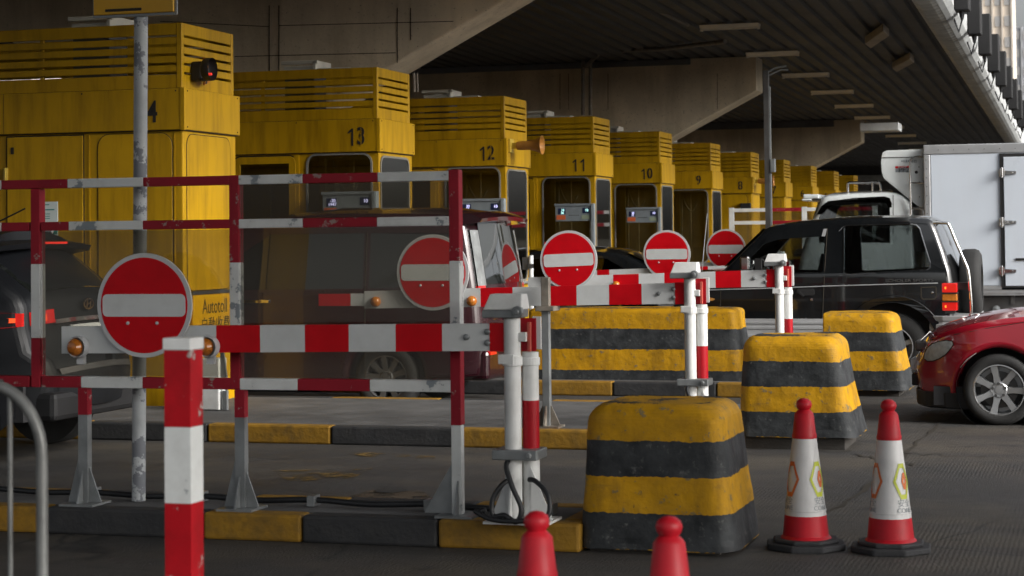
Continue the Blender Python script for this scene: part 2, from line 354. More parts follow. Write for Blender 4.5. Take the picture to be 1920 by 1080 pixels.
# ------------------------------------------------------------------ the setting
X0, BY, BP, BW = -7.556, 15.4, 4.77, 1.08           # right end of the booths, near face of booth 14, pitch, width
def ground_mat():
    m = bpy.data.materials.new('worn_concrete_road'); m.use_nodes = True
    nt = m.node_tree; N, L = nt.nodes, nt.links; b = N['Principled BSDF']; tc = N.new('ShaderNodeTexCoord')
    def nz(scale, det=6, sc=(1, 1, 1), ro=.6):
        mp = N.new('ShaderNodeMapping'); mp.inputs['Scale'].default_value = sc; L.new(tc.outputs['Object'], mp.inputs[0])
        n = N.new('ShaderNodeTexNoise'); n.inputs['Scale'].default_value = scale; n.inputs['Detail'].default_value = det; n.inputs['Roughness'].default_value = ro
        L.new(mp.outputs[0], n.inputs['Vector']); return n.outputs['Fac']
    def rng(f, a, c, va=0, vb=1):
        r = N.new('ShaderNodeMapRange'); r.inputs[1].default_value = a; r.inputs[2].default_value = c; r.inputs[3].default_value = va; r.inputs[4].default_value = vb
        L.new(f, r.inputs[0]); return r.outputs[0]
    def mix(f, a, c):
        x = N.new('ShaderNodeMix'); x.data_type = 'RGBA'; L.new(f, x.inputs[0])
        for i, v in ((6, a), (7, c)):
            if isinstance(v, tuple): x.inputs[i].default_value = (*v, 1)
            else: L.new(v, x.inputs[i])
        return x.outputs[2]
    c = mix(rng(nz(.55, 7), .42, .58), (.062, .053, .041), (.024, .024, .025))
    c = mix(rng(nz(1.1, 6, (.25, 1.6, 1)), .46, .60, 0, .75), c, (.024, .024, .026))      # wheel-worn bands along the lanes
    c = mix(rng(nz(150, 3), .45, .62, 0, .45), c, (.085, .077, .066))                         # aggregate
    c = mix(rng(nz(3.5, 8, (1, 1, 1), .7), .58, .68, 0, .85), c, (.012, .012, .013))
    c = mix(rng(nz(9, 9, (.3, 1, 1), .75), .60, .68, 0, .5), c, (.10, .095, .085))       # scuffs and dried dust       # oil spots
    # cracks
    v = N.new('ShaderNodeTexVoronoi'); v.feature = 'DISTANCE_TO_EDGE'; v.inputs['Scale'].default_value = .8
    wv = N.new('ShaderNodeMix'); wv.data_type = 'RGBA'; wv.inputs[0].default_value = .12
    nn = N.new('ShaderNodeTexNoise'); nn.inputs['Scale'].default_value = 3; nn.inputs['Detail'].default_value = 8
    L.new(tc.outputs['Object'], nn.inputs['Vector']); L.new(tc.outputs['Object'], wv.inputs[6]); L.new(nn.outputs['Color'], wv.inputs[7])
    L.new(wv.outputs[2], v.inputs['Vector'])
    crack = rng(v.outputs['Distance'], .0, .014, 1, 0)
    mk = N.new('ShaderNodeMath'); mk.operation = 'MULTIPLY'; L.new(crack, mk.inputs[0]); L.new(rng(nz(.35, 3), .5, .58), mk.inputs[1])
    c = mix(mk.outputs[0], c, (.012, .012, .012))
    L.new(c, b.inputs['Base Color'])
    L.new(rng(nz(1.5, 4), .3, .7, .62, .92), b.inputs['Roughness'])
    # grooves brushed across the lane and stone grain
    w = N.new('ShaderNodeTexWave'); w.bands_direction = 'X'; w.inputs['Scale'].default_value = 13; w.inputs['Distortion'].default_value = 5.; w.inputs['Detail'].default_value = 4; w.inputs['Detail Scale'].default_value = 1.5
    L.new(tc.outputs['Object'], w.inputs['Vector'])
    ad = N.new('ShaderNodeMath'); ad.operation = 'MULTIPLY_ADD'; L.new(rng(nz(.7, 4), .42, .62, .02, .34), ad.inputs[1]); L.new(w.outputs['Fac'], ad.inputs[0]); L.new(nz(70, 6, (1, 1, 1), .75), ad.inputs[2])
    bp = N.new('ShaderNodeBump'); bp.inputs['Strength'].default_value = .55; bp.inputs['Distance'].default_value = .012
    L.new(ad.outputs[0], bp.inputs['Height']); L.new(bp.outputs[0], b.inputs['Normal'])
    return m
K['ground'] = ground_mat()
g = MB(); g.add([(-1500, -1500, 0), (1500, -1500, 0), (1500, 1500, 0), (-1500, 1500, 0)], [(0, 1, 2, 3)])
tag(g.build('ground', 'ground'), 'worn grey concrete of the toll plaza', None, None, 'structure')
# repair patches and worn yellow lines on the road
K['patchdark'] = mat('dark_road_patch', (.022, .022, .022), .85, var=.3, vs=6, bump=.4)
def holey(name, col, lo, hi, sc):
    m = mat(name, col, .85, var=.3, vs=6, bump=.3); nt = m.node_tree; N, L = nt.nodes, nt.links
    tc = N.new('ShaderNodeTexCoord'); n = N.new('ShaderNodeTexNoise'); n.inputs['Scale'].default_value = sc; n.inputs['Detail'].default_value = 9; n.inputs['Roughness'].default_value = .72
    L.new(tc.outputs['Object'], n.inputs['Vector']); r = N.new('ShaderNodeMapRange'); r.inputs[1].default_value = lo; r.inputs[2].default_value = hi; L.new(n.outputs['Fac'], r.inputs[0])
    L.new(r.outputs[0], N['Principled BSDF'].inputs['Alpha']); return m
K['worn'] = holey('worn_yellow_line', (.12, .07, .008), .48, .60, 5)
K['patch'] = holey('brown_road_patch', (.062, .043, .024), .40, .5, 3)
def gpt(px, py, z=.0):
    d = CW + CR*((px-960)/FPX) - CU*((py-540-SHY)/FPX); t = (z-EYE)/d.z
    return (d.x*t, d.y*t, z)
def flat(name, pts, m, z, label):
    b = MB(); b.add([gpt(x, y, z) for x, y in pts], [tuple(range(len(pts)))]); return tag(b.build(name, m), label, None, None, 'structure')
flat('road_patch', [(655, 930), (700, 918), (795, 922), (830, 950), (760, 953), (655, 952)], 'patch', .004, 'brown patch in the road behind the clear fence')
flat('road_patch', [(703, 918), (722, 912), (762, 914), (765, 920), (735, 924), (706, 923)], 'patchdark', .008, 'small dark tar patch in the road')
flat('road_line', [(510, 882), (700, 878), (660, 897), (540, 903)], 'worn', .005, 'worn yellow line patch on the road')
flat('road_line', [(640, 850), (700, 848), (815, 855), (815, 860), (690, 856)], 'worn', .005, 'worn yellow edge line below the kerb')
def crack(name, pts, w, label):
    b = MB(); P = []
    for (x0, y0), (x1, y1) in zip(pts[:-1], pts[1:]):
        for k in range(9): P.append((x0+(x1-x0)*k/9+random.uniform(-6, 6), y0+(y1-y0)*k/9+random.uniform(-2.5, 2.5)))
    vs = []
    for x, y in P:
        g_ = gpt(x, y, .006); ww = w*random.uniform(.15, 1.3); vs += [(g_[0]-ww, g_[1]+ww*.5, .006), (g_[0]+ww, g_[1]-ww*.5, .006)]
    b.add(vs, [(2*i, 2*i+1, 2*i+3, 2*i+2) for i in range(len(P)-1)]); tag(b.build(name, 'seam'), label, None, None, 'structure')
crack('road_crack', [(1845, 742), (1790, 775), (1715, 835), (1640, 905), (1545, 965), (1470, 1000)], .018, 'long jagged crack in the road by the red car')
crack('road_crack', [(1600, 850), (1660, 862), (1720, 872)], .012, 'short crack beside the middle block')
crack('road_joint', [(1420, 842), (1620, 846), (1760, 852), (1925, 858)], .010, 'expansion joint across the road')
# traffic islands with painted kerbs
def island(k, x_end, y0, y1, first_yellow, x_far=-22., L=1.02, shift=0., cuts=()):
    top, b = MB(), MB()
    z = .14
    top.box(x_far, x_end-.12, y0+.14, y1-.14, 0, z-.004, 0)
    x = x_end-shift; i = 0
    b.box(x_end-.13, x_end, y0+.15, y1-.15, 0, z, 0)
    while x > x_far:
        xa = max(cuts[i] if i < len(cuts) else x-L, x_far); c = (i+(0 if first_yellow else 1)) % 2
        for ya, yb in ((y0, y0+.14), (y1-.14, y1)):
            b.box(xa+.004, min(x, x_end)-.004, ya, yb, 0, z, c)
        x = xa; i += 1
    o = top.build('traffic_island', 'kerbtop'); tag(o, None, None, None, 'structure')
    q = b.build('kerb', ['kyel', 'kblk'], o, bevel=.015); return o
island(0, -2.48, 9.38, 10.12, True, shift=-.01, L=.9, cuts=[at(px, 1000, 9.38).x for px in (820, 565, 380, 85)])
for k in range(1, 10):
    y = 13.92+4.77*(k-1)
    island(k, -2.56, y, y+2.66, k % 2 == 0, x_far=-26 if k < 4 else -30)

# ------------------------------------------------------------------ canopy
def RZ(y): return 5.02-.006*(y-32)
def RX(y): return -.015*(y-31)
can = empty('canopy', (-8, 30, 0), 'dark ribbed canopy roof on concrete hammerhead beams above the booths', 'canopy')
YA, YB = 2., 108.
s = MB(); x = -18.6; p = []
while x < -2.72:
    p += [(x, 0), (x+.17, 0), (x+.20, .055), (x+.27, .055)]; x += .30
p.append((-2.68, 0))
n = len(p); ys = [YA, 25, 50, YB]
vs = [(a+RX(y), y, RZ(y)+b) for y in ys for a, b in p]
s.add(vs, [(j*n+i, j*n+i+1, (j+1)*n+i+1, (j+1)*n+i) for j in range(len(ys)-1) for i in range(n-1)])
vs = [(a+RX(y), y, RZ(y)+.5) for y in ys for a in (-18.7, -2.3)]
s.add(vs, [(j*2, j*2+1, j*2+3, j*2+2) for j in range(len(ys)-1)])
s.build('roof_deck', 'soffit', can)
b = MB(); b.box(-2.15, 13., 1.5, 9.6, 5.15, 5.6); b.build('shade_slab', 'soffit', can)     # unseen slab added overhead to darken the foreground
# rounded fascia with cross ribs, pale gutter
f = MB(); prof = [(-2.68, -.03), (-2.60, -.06), (-2.5, -.06), (-2.42, -.05), (-2.34, -.02)]
n = len(prof); st = []; y = YA
while y < YB: st += [(y, 0), (y+.28, 0), (y+.30, .012), (y+.33, .012)]; y += .36
vs = [(a+RX(y), y, RZ(y)+b+d) for y, d in st for a, b in prof]
f.add(vs, [(j*n+i, j*n+i+1, (j+1)*n+i+1, (j+1)*n+i) for j in range(len(st)-1) for i in range(n-1)])
f.build('fascia', 'fascia', can)
f = MB(); prof = [(-2.339, -.022), (-2.26, .02), (-2.18, .10), (-2.14, .22), (-2.135, .62), (-2.3, .62)]; n = len(prof)
f.add([(a+RX(y), y, RZ(y)+b) for y in ys for a, b in prof], [(j*n+i, j*n+i+1, (j+1)*n+i+1, (j+1)*n+i) for j in range(len(ys)-1) for i in range(n-1)])
f.build('gutter', 'gutter', can)
kx, kz = xz(1418, 169, 37.5); lx, lz = xz(1263, 255, 37.5); tx, tz = xz(1420, 115, 37.5)
slope = (kz-lz)/(kx-lx)
def beam(y, z0, sh, wet=False):
    b = MB(); dx = RX(y)-RX(37.5); top = RZ(y)-.004 if y > 30 else RZ(y)+.05
    k = (kx+dx+sh, kz+z0)
    out = [(k[0], top), (-14.6+dx, top), (-14.6+dx, 5.0), (-12.0, 3.35), (-12.0, .0), (-10.6, .0), (-10.6, k[1]+slope*(-10.6-k[0])), k]
    b.plate(out[::-1], [], y, y+.75)
    # formwork ribs and pipe seams
    b.build('crossbeam', 'concrete', can, bevel=.03)
beam(21.75, .27, .12); beam(37.5, 0, 0); beam(57.2, -.12, 0)
for p, q in (((505, 10), (505, 135)), ((523, 10), (523, 135)), ((745, 15), (745, 118)), ((770, 15), (770, 75)), ((523, 48), (850, 40)), ((440, 106), (742, 99)), ((300, 40), (505, 50))):
    b = MB(); u, v = at(*p, 21.748), at(*q, 21.748); b.tube([u, v], .006, 4); b.build('formwork_seam', 'seam', can)
for px in (1050, 1066, 1140, 1345):
    b = MB(); u, v = at(px, 138, 37.498), at(px, 205, 37.498); b.tube([u, v], .007, 4); b.build('formwork_seam', 'patch', can)
# dark steel spacers between beam and deck, pipes on the beam
for xs, ya, yb, h in ((-7.6, 37.46, 38.3, .12), (-7.4, 57.16, 58, .2)):
    b = MB(); b.box(-14, xs, ya, yb, RZ(ya)-h, RZ(ya)-.01); b.build('beam_spacer', 'steel', can)
for path, rr in (([at(1093, 94, 37.2), at(1093, 216, 37.2)], .035), ([at(1107, 94, 37.2), at(1107, 216, 37.2)], .035), ([at(1098, 125, 37.15), at(1128, 96, 36.4), at(1240, 92, 35), at(1360, 78, 33.5)], .04),
                 ([at(1229, 18, 30), at(1290, 47, 31)], .03), ([at(776, 137, 22.55), at(777, 172, 22.55)], .016), ([at(782, 137, 22.6), at(783, 172, 22.6)], .012)):
    b = MB(); b.tube(path, rr); b.build('conduit', 'rusty', can)
for x0, y0 in ((-3.64, 33.9), (-3.68, 38.9)):
    dx, dy = .27, 1.05
    p = [(x0-dx, y0+dy-.45), (x0+dx, y0-dy-.45), (x0-dx, y0+dy+.45), (x0+dx, y0-dy+.45)]
    z = RZ(y0)
    b2 = MB(); b2.hexa([(a, c, zz) for zz in (z-.16, z-.03) for a, c in p])
    o = b2.build('roof_fitting', 'boxfit', None, bevel=.01)
    tag(o, 'slanted dusty box fitting on the dark roof, ' + ('nearer the top of the photo' if y0 < 36 else 'lower and smaller of the pair'), 'light fitting', 'slanted box fittings under the roof')
b = MB(); q0, q1 = at(1616, 240, 47), at(1688, 238, 47); b.hexa([(x, y, z) for z in (q0.z-.1, q0.z+.09) for y in (46.6, 47.4) for x in (q0.x, q1.x)])
tag(b.build('roof_fitting', 'gutter', None, bevel=.02), 'pale wide box fitting hung at the end of the third concrete beam', 'light fitting')
for k in range(-2, 10):
    y = 31.75+4.77*k; z = RZ(y)
    r = empty('ceiling_light', (-5.76+RX(y), y, z), 'unlit tube light under the dark canopy, %s along the row' % ['first', 'second', 'third', 'fourth', 'fifth', 'sixth', 'seventh', 'eighth', 'ninth', 'tenth', 'eleventh', 'twelfth'][k+2], 'ceiling light', 'tube lights under the canopy')
    b = MB(); cx = -5.76+RX(y)
    b.hexa([(cx+sx*.49, y+sy, z+zz) for zz, w in ((-.09, .05), (-.035, .13)) for sy in (-w, w) for sx in (-1, 1)])
    b.build('housing', 'tube', r, bevel=.01)
    b = MB(); b.cyl((cx-.45, y, z-.10), (cx+.45, y, z-.10), .018, n=8)
    for sx in (-.47, .47): b.box(cx+sx-.02, cx+sx+.02, y-.04, y+.04, z-.125, z-.092)
    b.build('tube', 'tube', r, smooth=40)
# lane signals hanging at the outer edge of the roof
for k in range(-1, 9):
    y = 32.6+3.12*k if k < 8 else 60; x = -1.93+RX(y)*.3
    z0 = 5.40-.017*(y-32)
    r = empty('lane_signal', (x, y, z0), 'dark lane signal box on the roof edge, %s from the near end' % ['first', 'second', 'third', 'fourth', 'fifth', 'sixth', 'seventh', 'eighth', 'ninth', 'tenth'][k+1], 'lane signal', 'lane signals along the roof edge')
    b = MB(); b.box(x-.1, x+.12, y-.26, y+.1, z0-.66, z0+.06); b.build('signal_box', 'black', r, bevel=.02)
    b = MB(); b.cyl((x, y-.05, z0-.65), (x, y-.05, z0-.78), .05, .02, n=8); b.tube([(x, y-.05, z0-.78), (x-.05, y, z0-.95), (x-.12, y+.05, z0-.75)], .014, n=6); b.build('cable_gland', 'cable', r)
    b = MB(); b.box(x-.18, x-.09, y-.04, y+.04, z0-.3, z0-.2); b.build('bracket', 'galv', r)
# far end of the plaza: wall with steel beams under the canopy, towers outside
r = empty('end_building', (-9, 92, 0), 'dark grey wall with horizontal beams at the far end under the canopy', 'building')
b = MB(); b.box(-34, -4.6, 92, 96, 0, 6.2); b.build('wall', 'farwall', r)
for z in (1.9, 3.05, 4.0):
    b = MB(); b.box(-34, -4.62, 91.7, 91.99, z, z+.28); b.build('beam', 'fascia', r)
for x in (-16, -12.5, -9, -6.2):
    b = MB(); b.box(x, x+.3, 91.5, 91.69, 0, 4.6); b.build('steel_column', 'steel', r)
def tower(px0, px1, ytop, Y, m, label, floors, cols):
    a, c = at(px0, 300, Y), at(px1, 300, Y); H = ytop
    r = empty('tower_block', (a.x, Y, 0), label, 'tower', 'towers beyond the plaza')
    b = MB(); b.box(a.x, c.x, Y, Y+14, 0, H); n = cols; w = (c.x-a.x)/n
    for i in range(0, n+1): b.box(a.x+i*w-.12, a.x+i*w+.12, Y-.25, Y-.003, 0, H)
    b.build('wall', m, r)
    h = H/floors
    for k in range(floors):
        if (k+1)*h < 18 or (px0 < 0 and k < 9): continue
        for i in range(n):
            b = MB(); b.box(a.x+(i+.2)*w, a.x+(i+.8)*w, Y-.12, Y-.005, k*h+.9, k*h+h-.7); b.build('window', 'towerwin', r)
tower(1830, 1902, 75, 300, 'towerbeige', 'pale beige residential tower beyond the roof edge', 24, 4)
tower(1905, 1990, 36, 340, 'towergrey', 'grey hazy block right of the beige tower', 12, 6)
tower(-120, 60, 46, 220, 'towerbeige', 'pale tower glimpsed at the left edge above booth 14', 14, 5)
tower(1860, 2060, 23.0, 420, 'towergrey', 'long low pale block behind the towers', 7, 22)
# ------------------------------------------------------------------ toll booths
BL = 5.4
ZI = .14
def louvre(r, y0):
    """slatted housing on top: front, right end, back and left made of strips with real gaps, hollow inside"""
    z0, z1 = 2.866, 3.43; sl = [z1-.57*f for f in (.20, .34, .48, .62, .76)]; h = .021
    zs = [z0]
    for z in sl[::-1]: zs += [z-h/2, z+h/2]
    zs.append(z1)
    b = MB(); xr, xl = X0-.012, X0-BL
    ya, yb = y0+.012, y0+BW-.012; t = .02
    for i in range(0, len(zs), 2):
        b.box(xl+.06, xr-.05, ya+.003, ya+t, zs[i], zs[i+1]); b.box(xl+.06, xr-.05, yb-t, yb-.003, zs[i], zs[i+1])
        b.box(xr-t, xr-.003, ya+.05, yb-.05, zs[i], zs[i+1]); b.box(xl+.003, xl+t, ya+.05, yb-.05, zs[i], zs[i+1])
    for x in (xr-.05, xl):
        for y in (ya, yb-.05): b.box(x, x+.05, y, y+.05, z0, z1)
    for x in (xl+1.35, xl+2.7, xl+4.0): b.box(x, x+.04, ya+.022, ya+.05, z0, z1); b.box(x, x+.04, yb-.05, yb-.022, z0, z1)
    b.build('louvre_housing', 'yellow', r, bevel=.004, seg=1)
    b = MB(); b.box(xl+.1, xr-.12, ya+.1, yb-.1, z0+.005, z0+.03); b.build('roof_tray', 'seam', r)
    a = MB(); x = X0-1.25
    lo = MB(); lo.box(x, x+.36, y0+.36, y0+.70, z0+.04, 3.43); lo.build('condenser', 'steel', r)
    a.box(x, x+.36, y0+.33, y0+.72, 3.431, 3.50); a.box(x+.36, x+.40, y0+.30, y0+.76, 3.40, 3.56); a.box(x-.02, x+.42, y0+.30, y0+.34, 3.52, 3.56)
    a.box(x+.02, x+.38, y0+.72, y0+.76, 3.50, 3.54)
    a.box(x+.40, x+.78, y0+.33, y0+.36, 3.44, 3.47); a.box(x+.40, x+.78, y0+.70, y0+.73, 3.44, 3.47)
    a.box(x+.75, x+.78, y0+.361, y0+.699, 3.44, 3.47)
    a.build('air_conditioner', 'ac', r, bevel=.006)
def fascia(r, y0):
    b = MB(); b.box(X0-BL-.03, X0+.03, y0-.03, y0+BW+.03, 2.506, 2.862)
    b.box(X0-.012, X0+.034, y0-.034, y0-.004, 2.50, 2.868)
    o = b.build('fascia', 'yellow', r, bevel=.006)
    t = MB(); t.box(X0-BL, X0+.02, y0-.02, y0+BW+.02, 2.498, 2.505); t.box(X0-BL, X0+.01, y0-.01, y0+BW+.01, 2.8625, 2.8655); t.box(X0-1.722, X0-1.718, y0-.0315, y0-.0295, 2.51, 2.86); t.build('trim', 'seam', o)
    t = MB()
    for x in (X0+.031, ):
        for y, z in ((y0+.03, 2.53), (y0+.03, 2.84), (y0+BW-.03, 2.53), (y0+BW-.03, 2.84)): t.cyl((x-.004, y, z), (x+.003, y, z), .007, n=8)
    for x in (X0-.05, X0-.95, X0-1.9): t.cyl((x, y0-.034, 2.84), (x, y0-.028, 2.84), .007, n=8)
    t.build('rivet', 'seam', o)
def open_booth(y0):
    r = empty('toll_booth', (X0, y0, 0), 'x', 'toll booth', 'yellow toll booths in a row')
    louvre(r, y0); fascia(r, y0)
    win = rrect(X0-.835, X0-.078, 1.02, 2.485, .11); dw = rrect(X0-1.655, X0-1.03, 1.05, 2.415, .02, 2)
    endw = rrect(y0+.06, y0+.965, .98, 2.455, .10)
    b = MB(); t = .045
    fr = [(X0-BL, ZI), (X0, ZI), (X0, 2.5), (X0-BL, 2.5)]
    b.plate(fr, [win[::-1], dw[::-1]], y0, y0+t); b.plate(fr, [], y0+BW-t, y0+BW)
    ef = [(y0+t, ZI), (y0+BW-t, ZI), (y0+BW-t, 2.5), (y0+t, 2.5)]
    b.plate(ef, [endw[::-1]], X0-t, X0-.002, plane='yz')
    b.box(X0-BL, X0-BL+t, y0+t, y0+BW-t, ZI, 2.5); b.box(X0-BL, X0, y0, y0+BW, ZI-.14, ZI-.001)
    b.box(X0-.99, X0-.93, y0-.012, y0, .3, 2.49)
    b.build('wall', 'yellow', r)
    for nm, loop, pl, a, c in (('window', win, 'xz', y0-.012, y0+.012), ('window', endw, 'yz', X0-.012, X0+.012)):
        f = MB(); g = grow(loop, .012); f.plate(g, [grow(loop, -.010)[::-1]], a, c, plane=pl); fo = f.build(nm, 'gasket', r)
        f = MB(); q = (a+c)/2; f.plate(grow(loop, -.01), [], q-.004, q+.004, plane=pl); f.build('pane', 'wglass' if pl == 'xz' else 'endglass', fo)
    f = MB(); f.plate(grow(dw, .06), [grow(dw, -.02)[::-1]], y0-.016, y0-.001); fo = f.build('door', 'yellow', r, bevel=.005)
    f = MB(); f.plate(grow(dw, -.01), [], y0+.012, y0+.02); f.build('pane', 'wglass', fo)
    f = MB(); f.plate(grow(dw, .075), [grow(dw, .062)[::-1]], y0-.004, y0-.0015); f.build('trim', 'seam', fo)
    f = MB(); f.box(X0-1.09, X0-1.06, y0-.05, y0-.017, 1.25, 1.42); f.build('handle', 'alu', fo)
    # interior
    i = MB(); i.box(X0-BL+.1, X0-.06, y0+.06, y0+BW-.06, ZI, ZI+.02); i.box(X0-BL+.1, X0-.06, y0+BW-.062, y0+BW-.05, ZI, 2.5); i.box(X0-2.2, X0-2.15, y0+.05, y0+BW-.05, ZI+.02, 2.5)
    i.box(X0-.9, X0-.86, y0+.62, y0+BW-.06, ZI+.02, 2.5); i.box(X0-BL+.1, X0-.06, y0+.06, y0+BW-.06, 2.46, 2.495)
    i.box(X0-.62, X0-.57, y0+.70, y0+.76, .9, 2.45); i.box(X0-.35, X0-.30, y0+BW-.1, y0+BW-.06, .9, 2.45)
    i.box(X0-1.3, X0-1.24, y0+BW-.12, y0+BW-.06, .9, 2.45)
    i.build('interior', 'inside', r)
    i = MB(); i.box(X0-.85, X0-.1, y0+.38, y0+.95, .9, 1.0); i.box(X0-.8, X0-.72, y0+.5, y0+.58, 1.0, 2.44); i.box(X0-.5, X0-.2, y0+.55, y0+.62, 1.05, 1.32); i.box(X0-.37, X0-.33, y0+.57, y0+.6, 1.0, 1.06)
    i.tube(smoothpath([(X0-.7, y0+.4, 2.44), (X0-.62, y0+.4, 2.2), (X0-.5, y0+.42, 2.05), (X0-.4, y0+.45, 2.2)]), .015)
    i.build('desk', 'desk', r)
    for xx in (.76, 1.42):
        i = MB(); i.box(X0-xx, X0-xx+.075, y0+.14, y0+.2, ZI+.02, 2.455); i.build('inner_post', 'postbrown', r)
    i = MB(); i.box(X0-.92, X0-.905, y0+.3, y0+.34, 1.44, 1.48); i.build('indicator', 'ledred', r)
    # low counter rail by the end window
    i = MB(); i.box(X0+.002, X0+.05, y0+.02, y0+BW-.02, .93, .965); i.build('sill', 'alu', r)
    return r
def fare_display(r, y0, big, small, m='led'):
    b = MB(); x0, x1, z0, z1 = X0-.597, X0-.035, 1.80, 2.035
    b.box(x0, x1, y0-.15, y0-.05, z0, z1); b.box(x0-.012, x1+.012, y0-.165, y0-.04, z1, z1+.035); b.box(x0+.05, x1-.05, y0-.05, y0-.004, z0+.05, z1-.05)
    b.box(x1+.012, x1+.05, y0-.17, y0-.03, 1.05, z1+.035); b.box(x1+.05, x1+.062, y0-.165, y0-.12, 1.05, z1+.03)
    o = b.build('fare_display', 'disp', r, bevel=.004)
    yf = y0-.1515
    c = MB(); c.box(x0+.045, x0+.165, yf-.002, yf, z0+.11, z0+.20); c.build('screen', 'dispdark', o); c = MB(); c.box(x1-.125, x1-.02, yf-.002, yf, z0+.12, z0+.205); c.build('screen', 'dispdark', o)
    c = MB(); c.box(x0+.02, x0+.165, yf-.003, yf, z0+.025, z0+.095); c.build('orange_label', 'dispor', o)
    c = MB(); c.box(x1-.14, x1-.02, yf-.003, yf, z0+.03, z0+.09); c.build('green_label', 'dispgr', o)
    c = MB()
    for k in range(5): c.box(x0+.22+k*.035, x0+.24+k*.035, yf-.002, yf, z0+.085, z0+.095)
    c.build('button', 'black', o)
    text('digits', big, .05, m, (x0+.12, yf-.003, z0+.172), FACE_FRONT, o, .001); text('digits', small, .05, m, (x0+.115, yf-.003, z0+.130), FACE_FRONT, o, .001)
    text('digits', '10', .055, m, (x1-.06, yf-.003, z0+.165), FACE_FRONT, o, .001)
def number(r, y0, s, u=.25, zc=2.668):
    '''stencilled numeral: ones drawn with a flag, other digits from the font, thin paint bridges left open'''
    h, w = .19, .125; x = X0-u-(len(s)-1)*w/2; o = None; b = MB()
    for i, c in enumerate(s):
        cx = x+i*w
        if c == '1':
            b.plate([(cx+.012, zc-h/2), (cx+.034, zc-h/2), (cx+.034, zc+h/2), (cx+.018, zc+h/2), (cx-.03, zc+h/2-.042), (cx-.03, zc+h/2-.062), (cx+.012, zc+h/2-.036)], [], y0-.0345, y0-.0325)
    o = b.build('number', 'numeral', r) if b.v else None
    for i, c in enumerate(s):
        if c == '1': continue
        t = text('digit', c, .262, 'numeral', (x+i*w, y0-.0335, zc), FACE_FRONT, r if o is None else o, .0012, 'CENTER', .80, .004)
        if o is None: t.name = 'number'; ORG[t.name] = ORG[r.name]
        if c != '4':
            g = MB(); g.box(x+i*w-.004, x+i*w+.004, y0-.0352, y0-.0348, zc-.1, zc+.1); g.build('stencil_bridge', 'yellow', t)
    return o
def closed_booth(y0, label):
    r = empty('toll_booth', (X0, y0, 0), label, 'toll booth', 'yellow toll booths in a row')
    louvre(r, y0); fascia(r, y0)
    b = MB(); b.box(X0-BL, X0-.001, y0, y0+BW, 0, 2.5); b.build('wall', 'yellow', r, bevel=.012)
    for pl, loop, q in (('xz', rrect(X0-.81, X0-.10, .35, 2.48, .11), y0), ('yz', rrect(y0+.07, y0+.95, 1.12, 2.47, .10), X0)):
        s = -1 if pl == 'xz' else 1
        p = MB(); p.plate(loop, [], q+s*.001, q+s*.006, plane=pl); p.build('blank_panel', 'yellow', r, bevel=.003, seg=1)
        p = MB(); p.plate(grow(loop, .007), [grow(loop, .0005)[::-1]], q+s*.0005, q+s*.004, plane=pl); p.build('trim', 'seam', r)
    p = MB(); p.box(X0-.905, X0-.89, y0-.006, y0-.0005, .2, 2.49); p.box(X0-.165+.08, X0-.075, y0-.005, y0-.0005, .2, 2.49); p.build('corner_strip', 'yellow', r)
    d = MB(); d.box(X0-1.70, X0-.955, y0-.012, y0-.001, .2, 2.478); do = d.build('door', 'yellow', r, bevel=.004)
    d = MB(); d.box(X0-1.712, X0-.943, y0-.0035, y0-.0015, .19, 2.49); d.build('trim', 'seam', do)
    for z in (.6, 2.15):
        d = MB(); d.box(X0-1.735, X0-1.69, y0-.02, y0-.012, z-.06, z+.06); d.cyl((X0-1.712, y0-.02, z-.06), (X0-1.712, y0-.02, z+.06), .01, n=8); d.build('hinge', 'yedge', do)
    d = MB(); d.box(X0-1.66, X0-1.63, y0-.018, y0-.012, 2.33, 2.39); d.build('latch', 'seam', do)
    return r
NEXT = {13: 'next to it a red and white clear fence', 12: '', 11: '', 10: '', 9: ''}
r14 = closed_booth(BY, 'closed yellow toll booth numbered 14 behind the weathered pole, with the red hooded lamp')
number(r14, BY, '14', .335, 2.655)
# notice, sign panel and hooded lamp on booth 14
b = MB(); p0, p1 = at(75, 446, BY), at(110, 378, BY); b.box(p0.x, p1.x, BY-.019, BY-.0125, p0.z, p1.z); o = b.build('notice', 'paper', r14)
b = MB(); b.box(p0.x+.01, p1.x-.03, BY-.021, BY-.0192, p1.z-.075, p1.z-.065); b.box(p0.x+.0, p1.x-.0, BY-.021, BY-.0192, p0.z+.03, p0.z+.10); b.box(p0.x+.02, p1.x-.08, BY-.021, BY-.0192, p1.z-.03, p1.z-.022)
for k in range(3): b.box(p0.x+.02, p0.x+.11, BY-.021, BY-.0192, p1.z-.11-k*.02, p1.z-.104-k*.02)
b.build('print', 'teal', o)
b = MB(); ya, yb, zt = BY+.12, BY+1.04, 1.082; b.box(X0+.008, X0+.03, ya, yb, .12, zt); so = b.build('sign_board', 'signyellow', r14, bevel=.004)
b = MB(); b.box(X0+.006, X0+.036, ya-.01, yb+.01, zt, zt+.03); b.build('frame', 'steel', so)
text('lettering', 'Autotoll', .18, 'numeral', (X0+.0315, BY+.555, .968), FACE_RIGHT, so, .001, sx=.84)
text('lettering', '自動收費', .15, 'numeral', (X0+.0315, BY+.565, .80), FACE_RIGHT, so, .001, sx=1.0)
b = MB(); c = atx(370, 128, X0)
b.box(X0-.01, X0+.10, c.y-.12, c.y-.0, c.z-.12, c.z+.05)
ho = b.build('warning_lamp', 'black', r14, bevel=.02)
b = MB(); b.lathe((X0+.12, c.y-.07, c.z-.02), [(.085, -.02), (.10, .0), (.10, .06)], 'x', 20, cap=False); b.build('hood', 'black', ho, smooth=40)
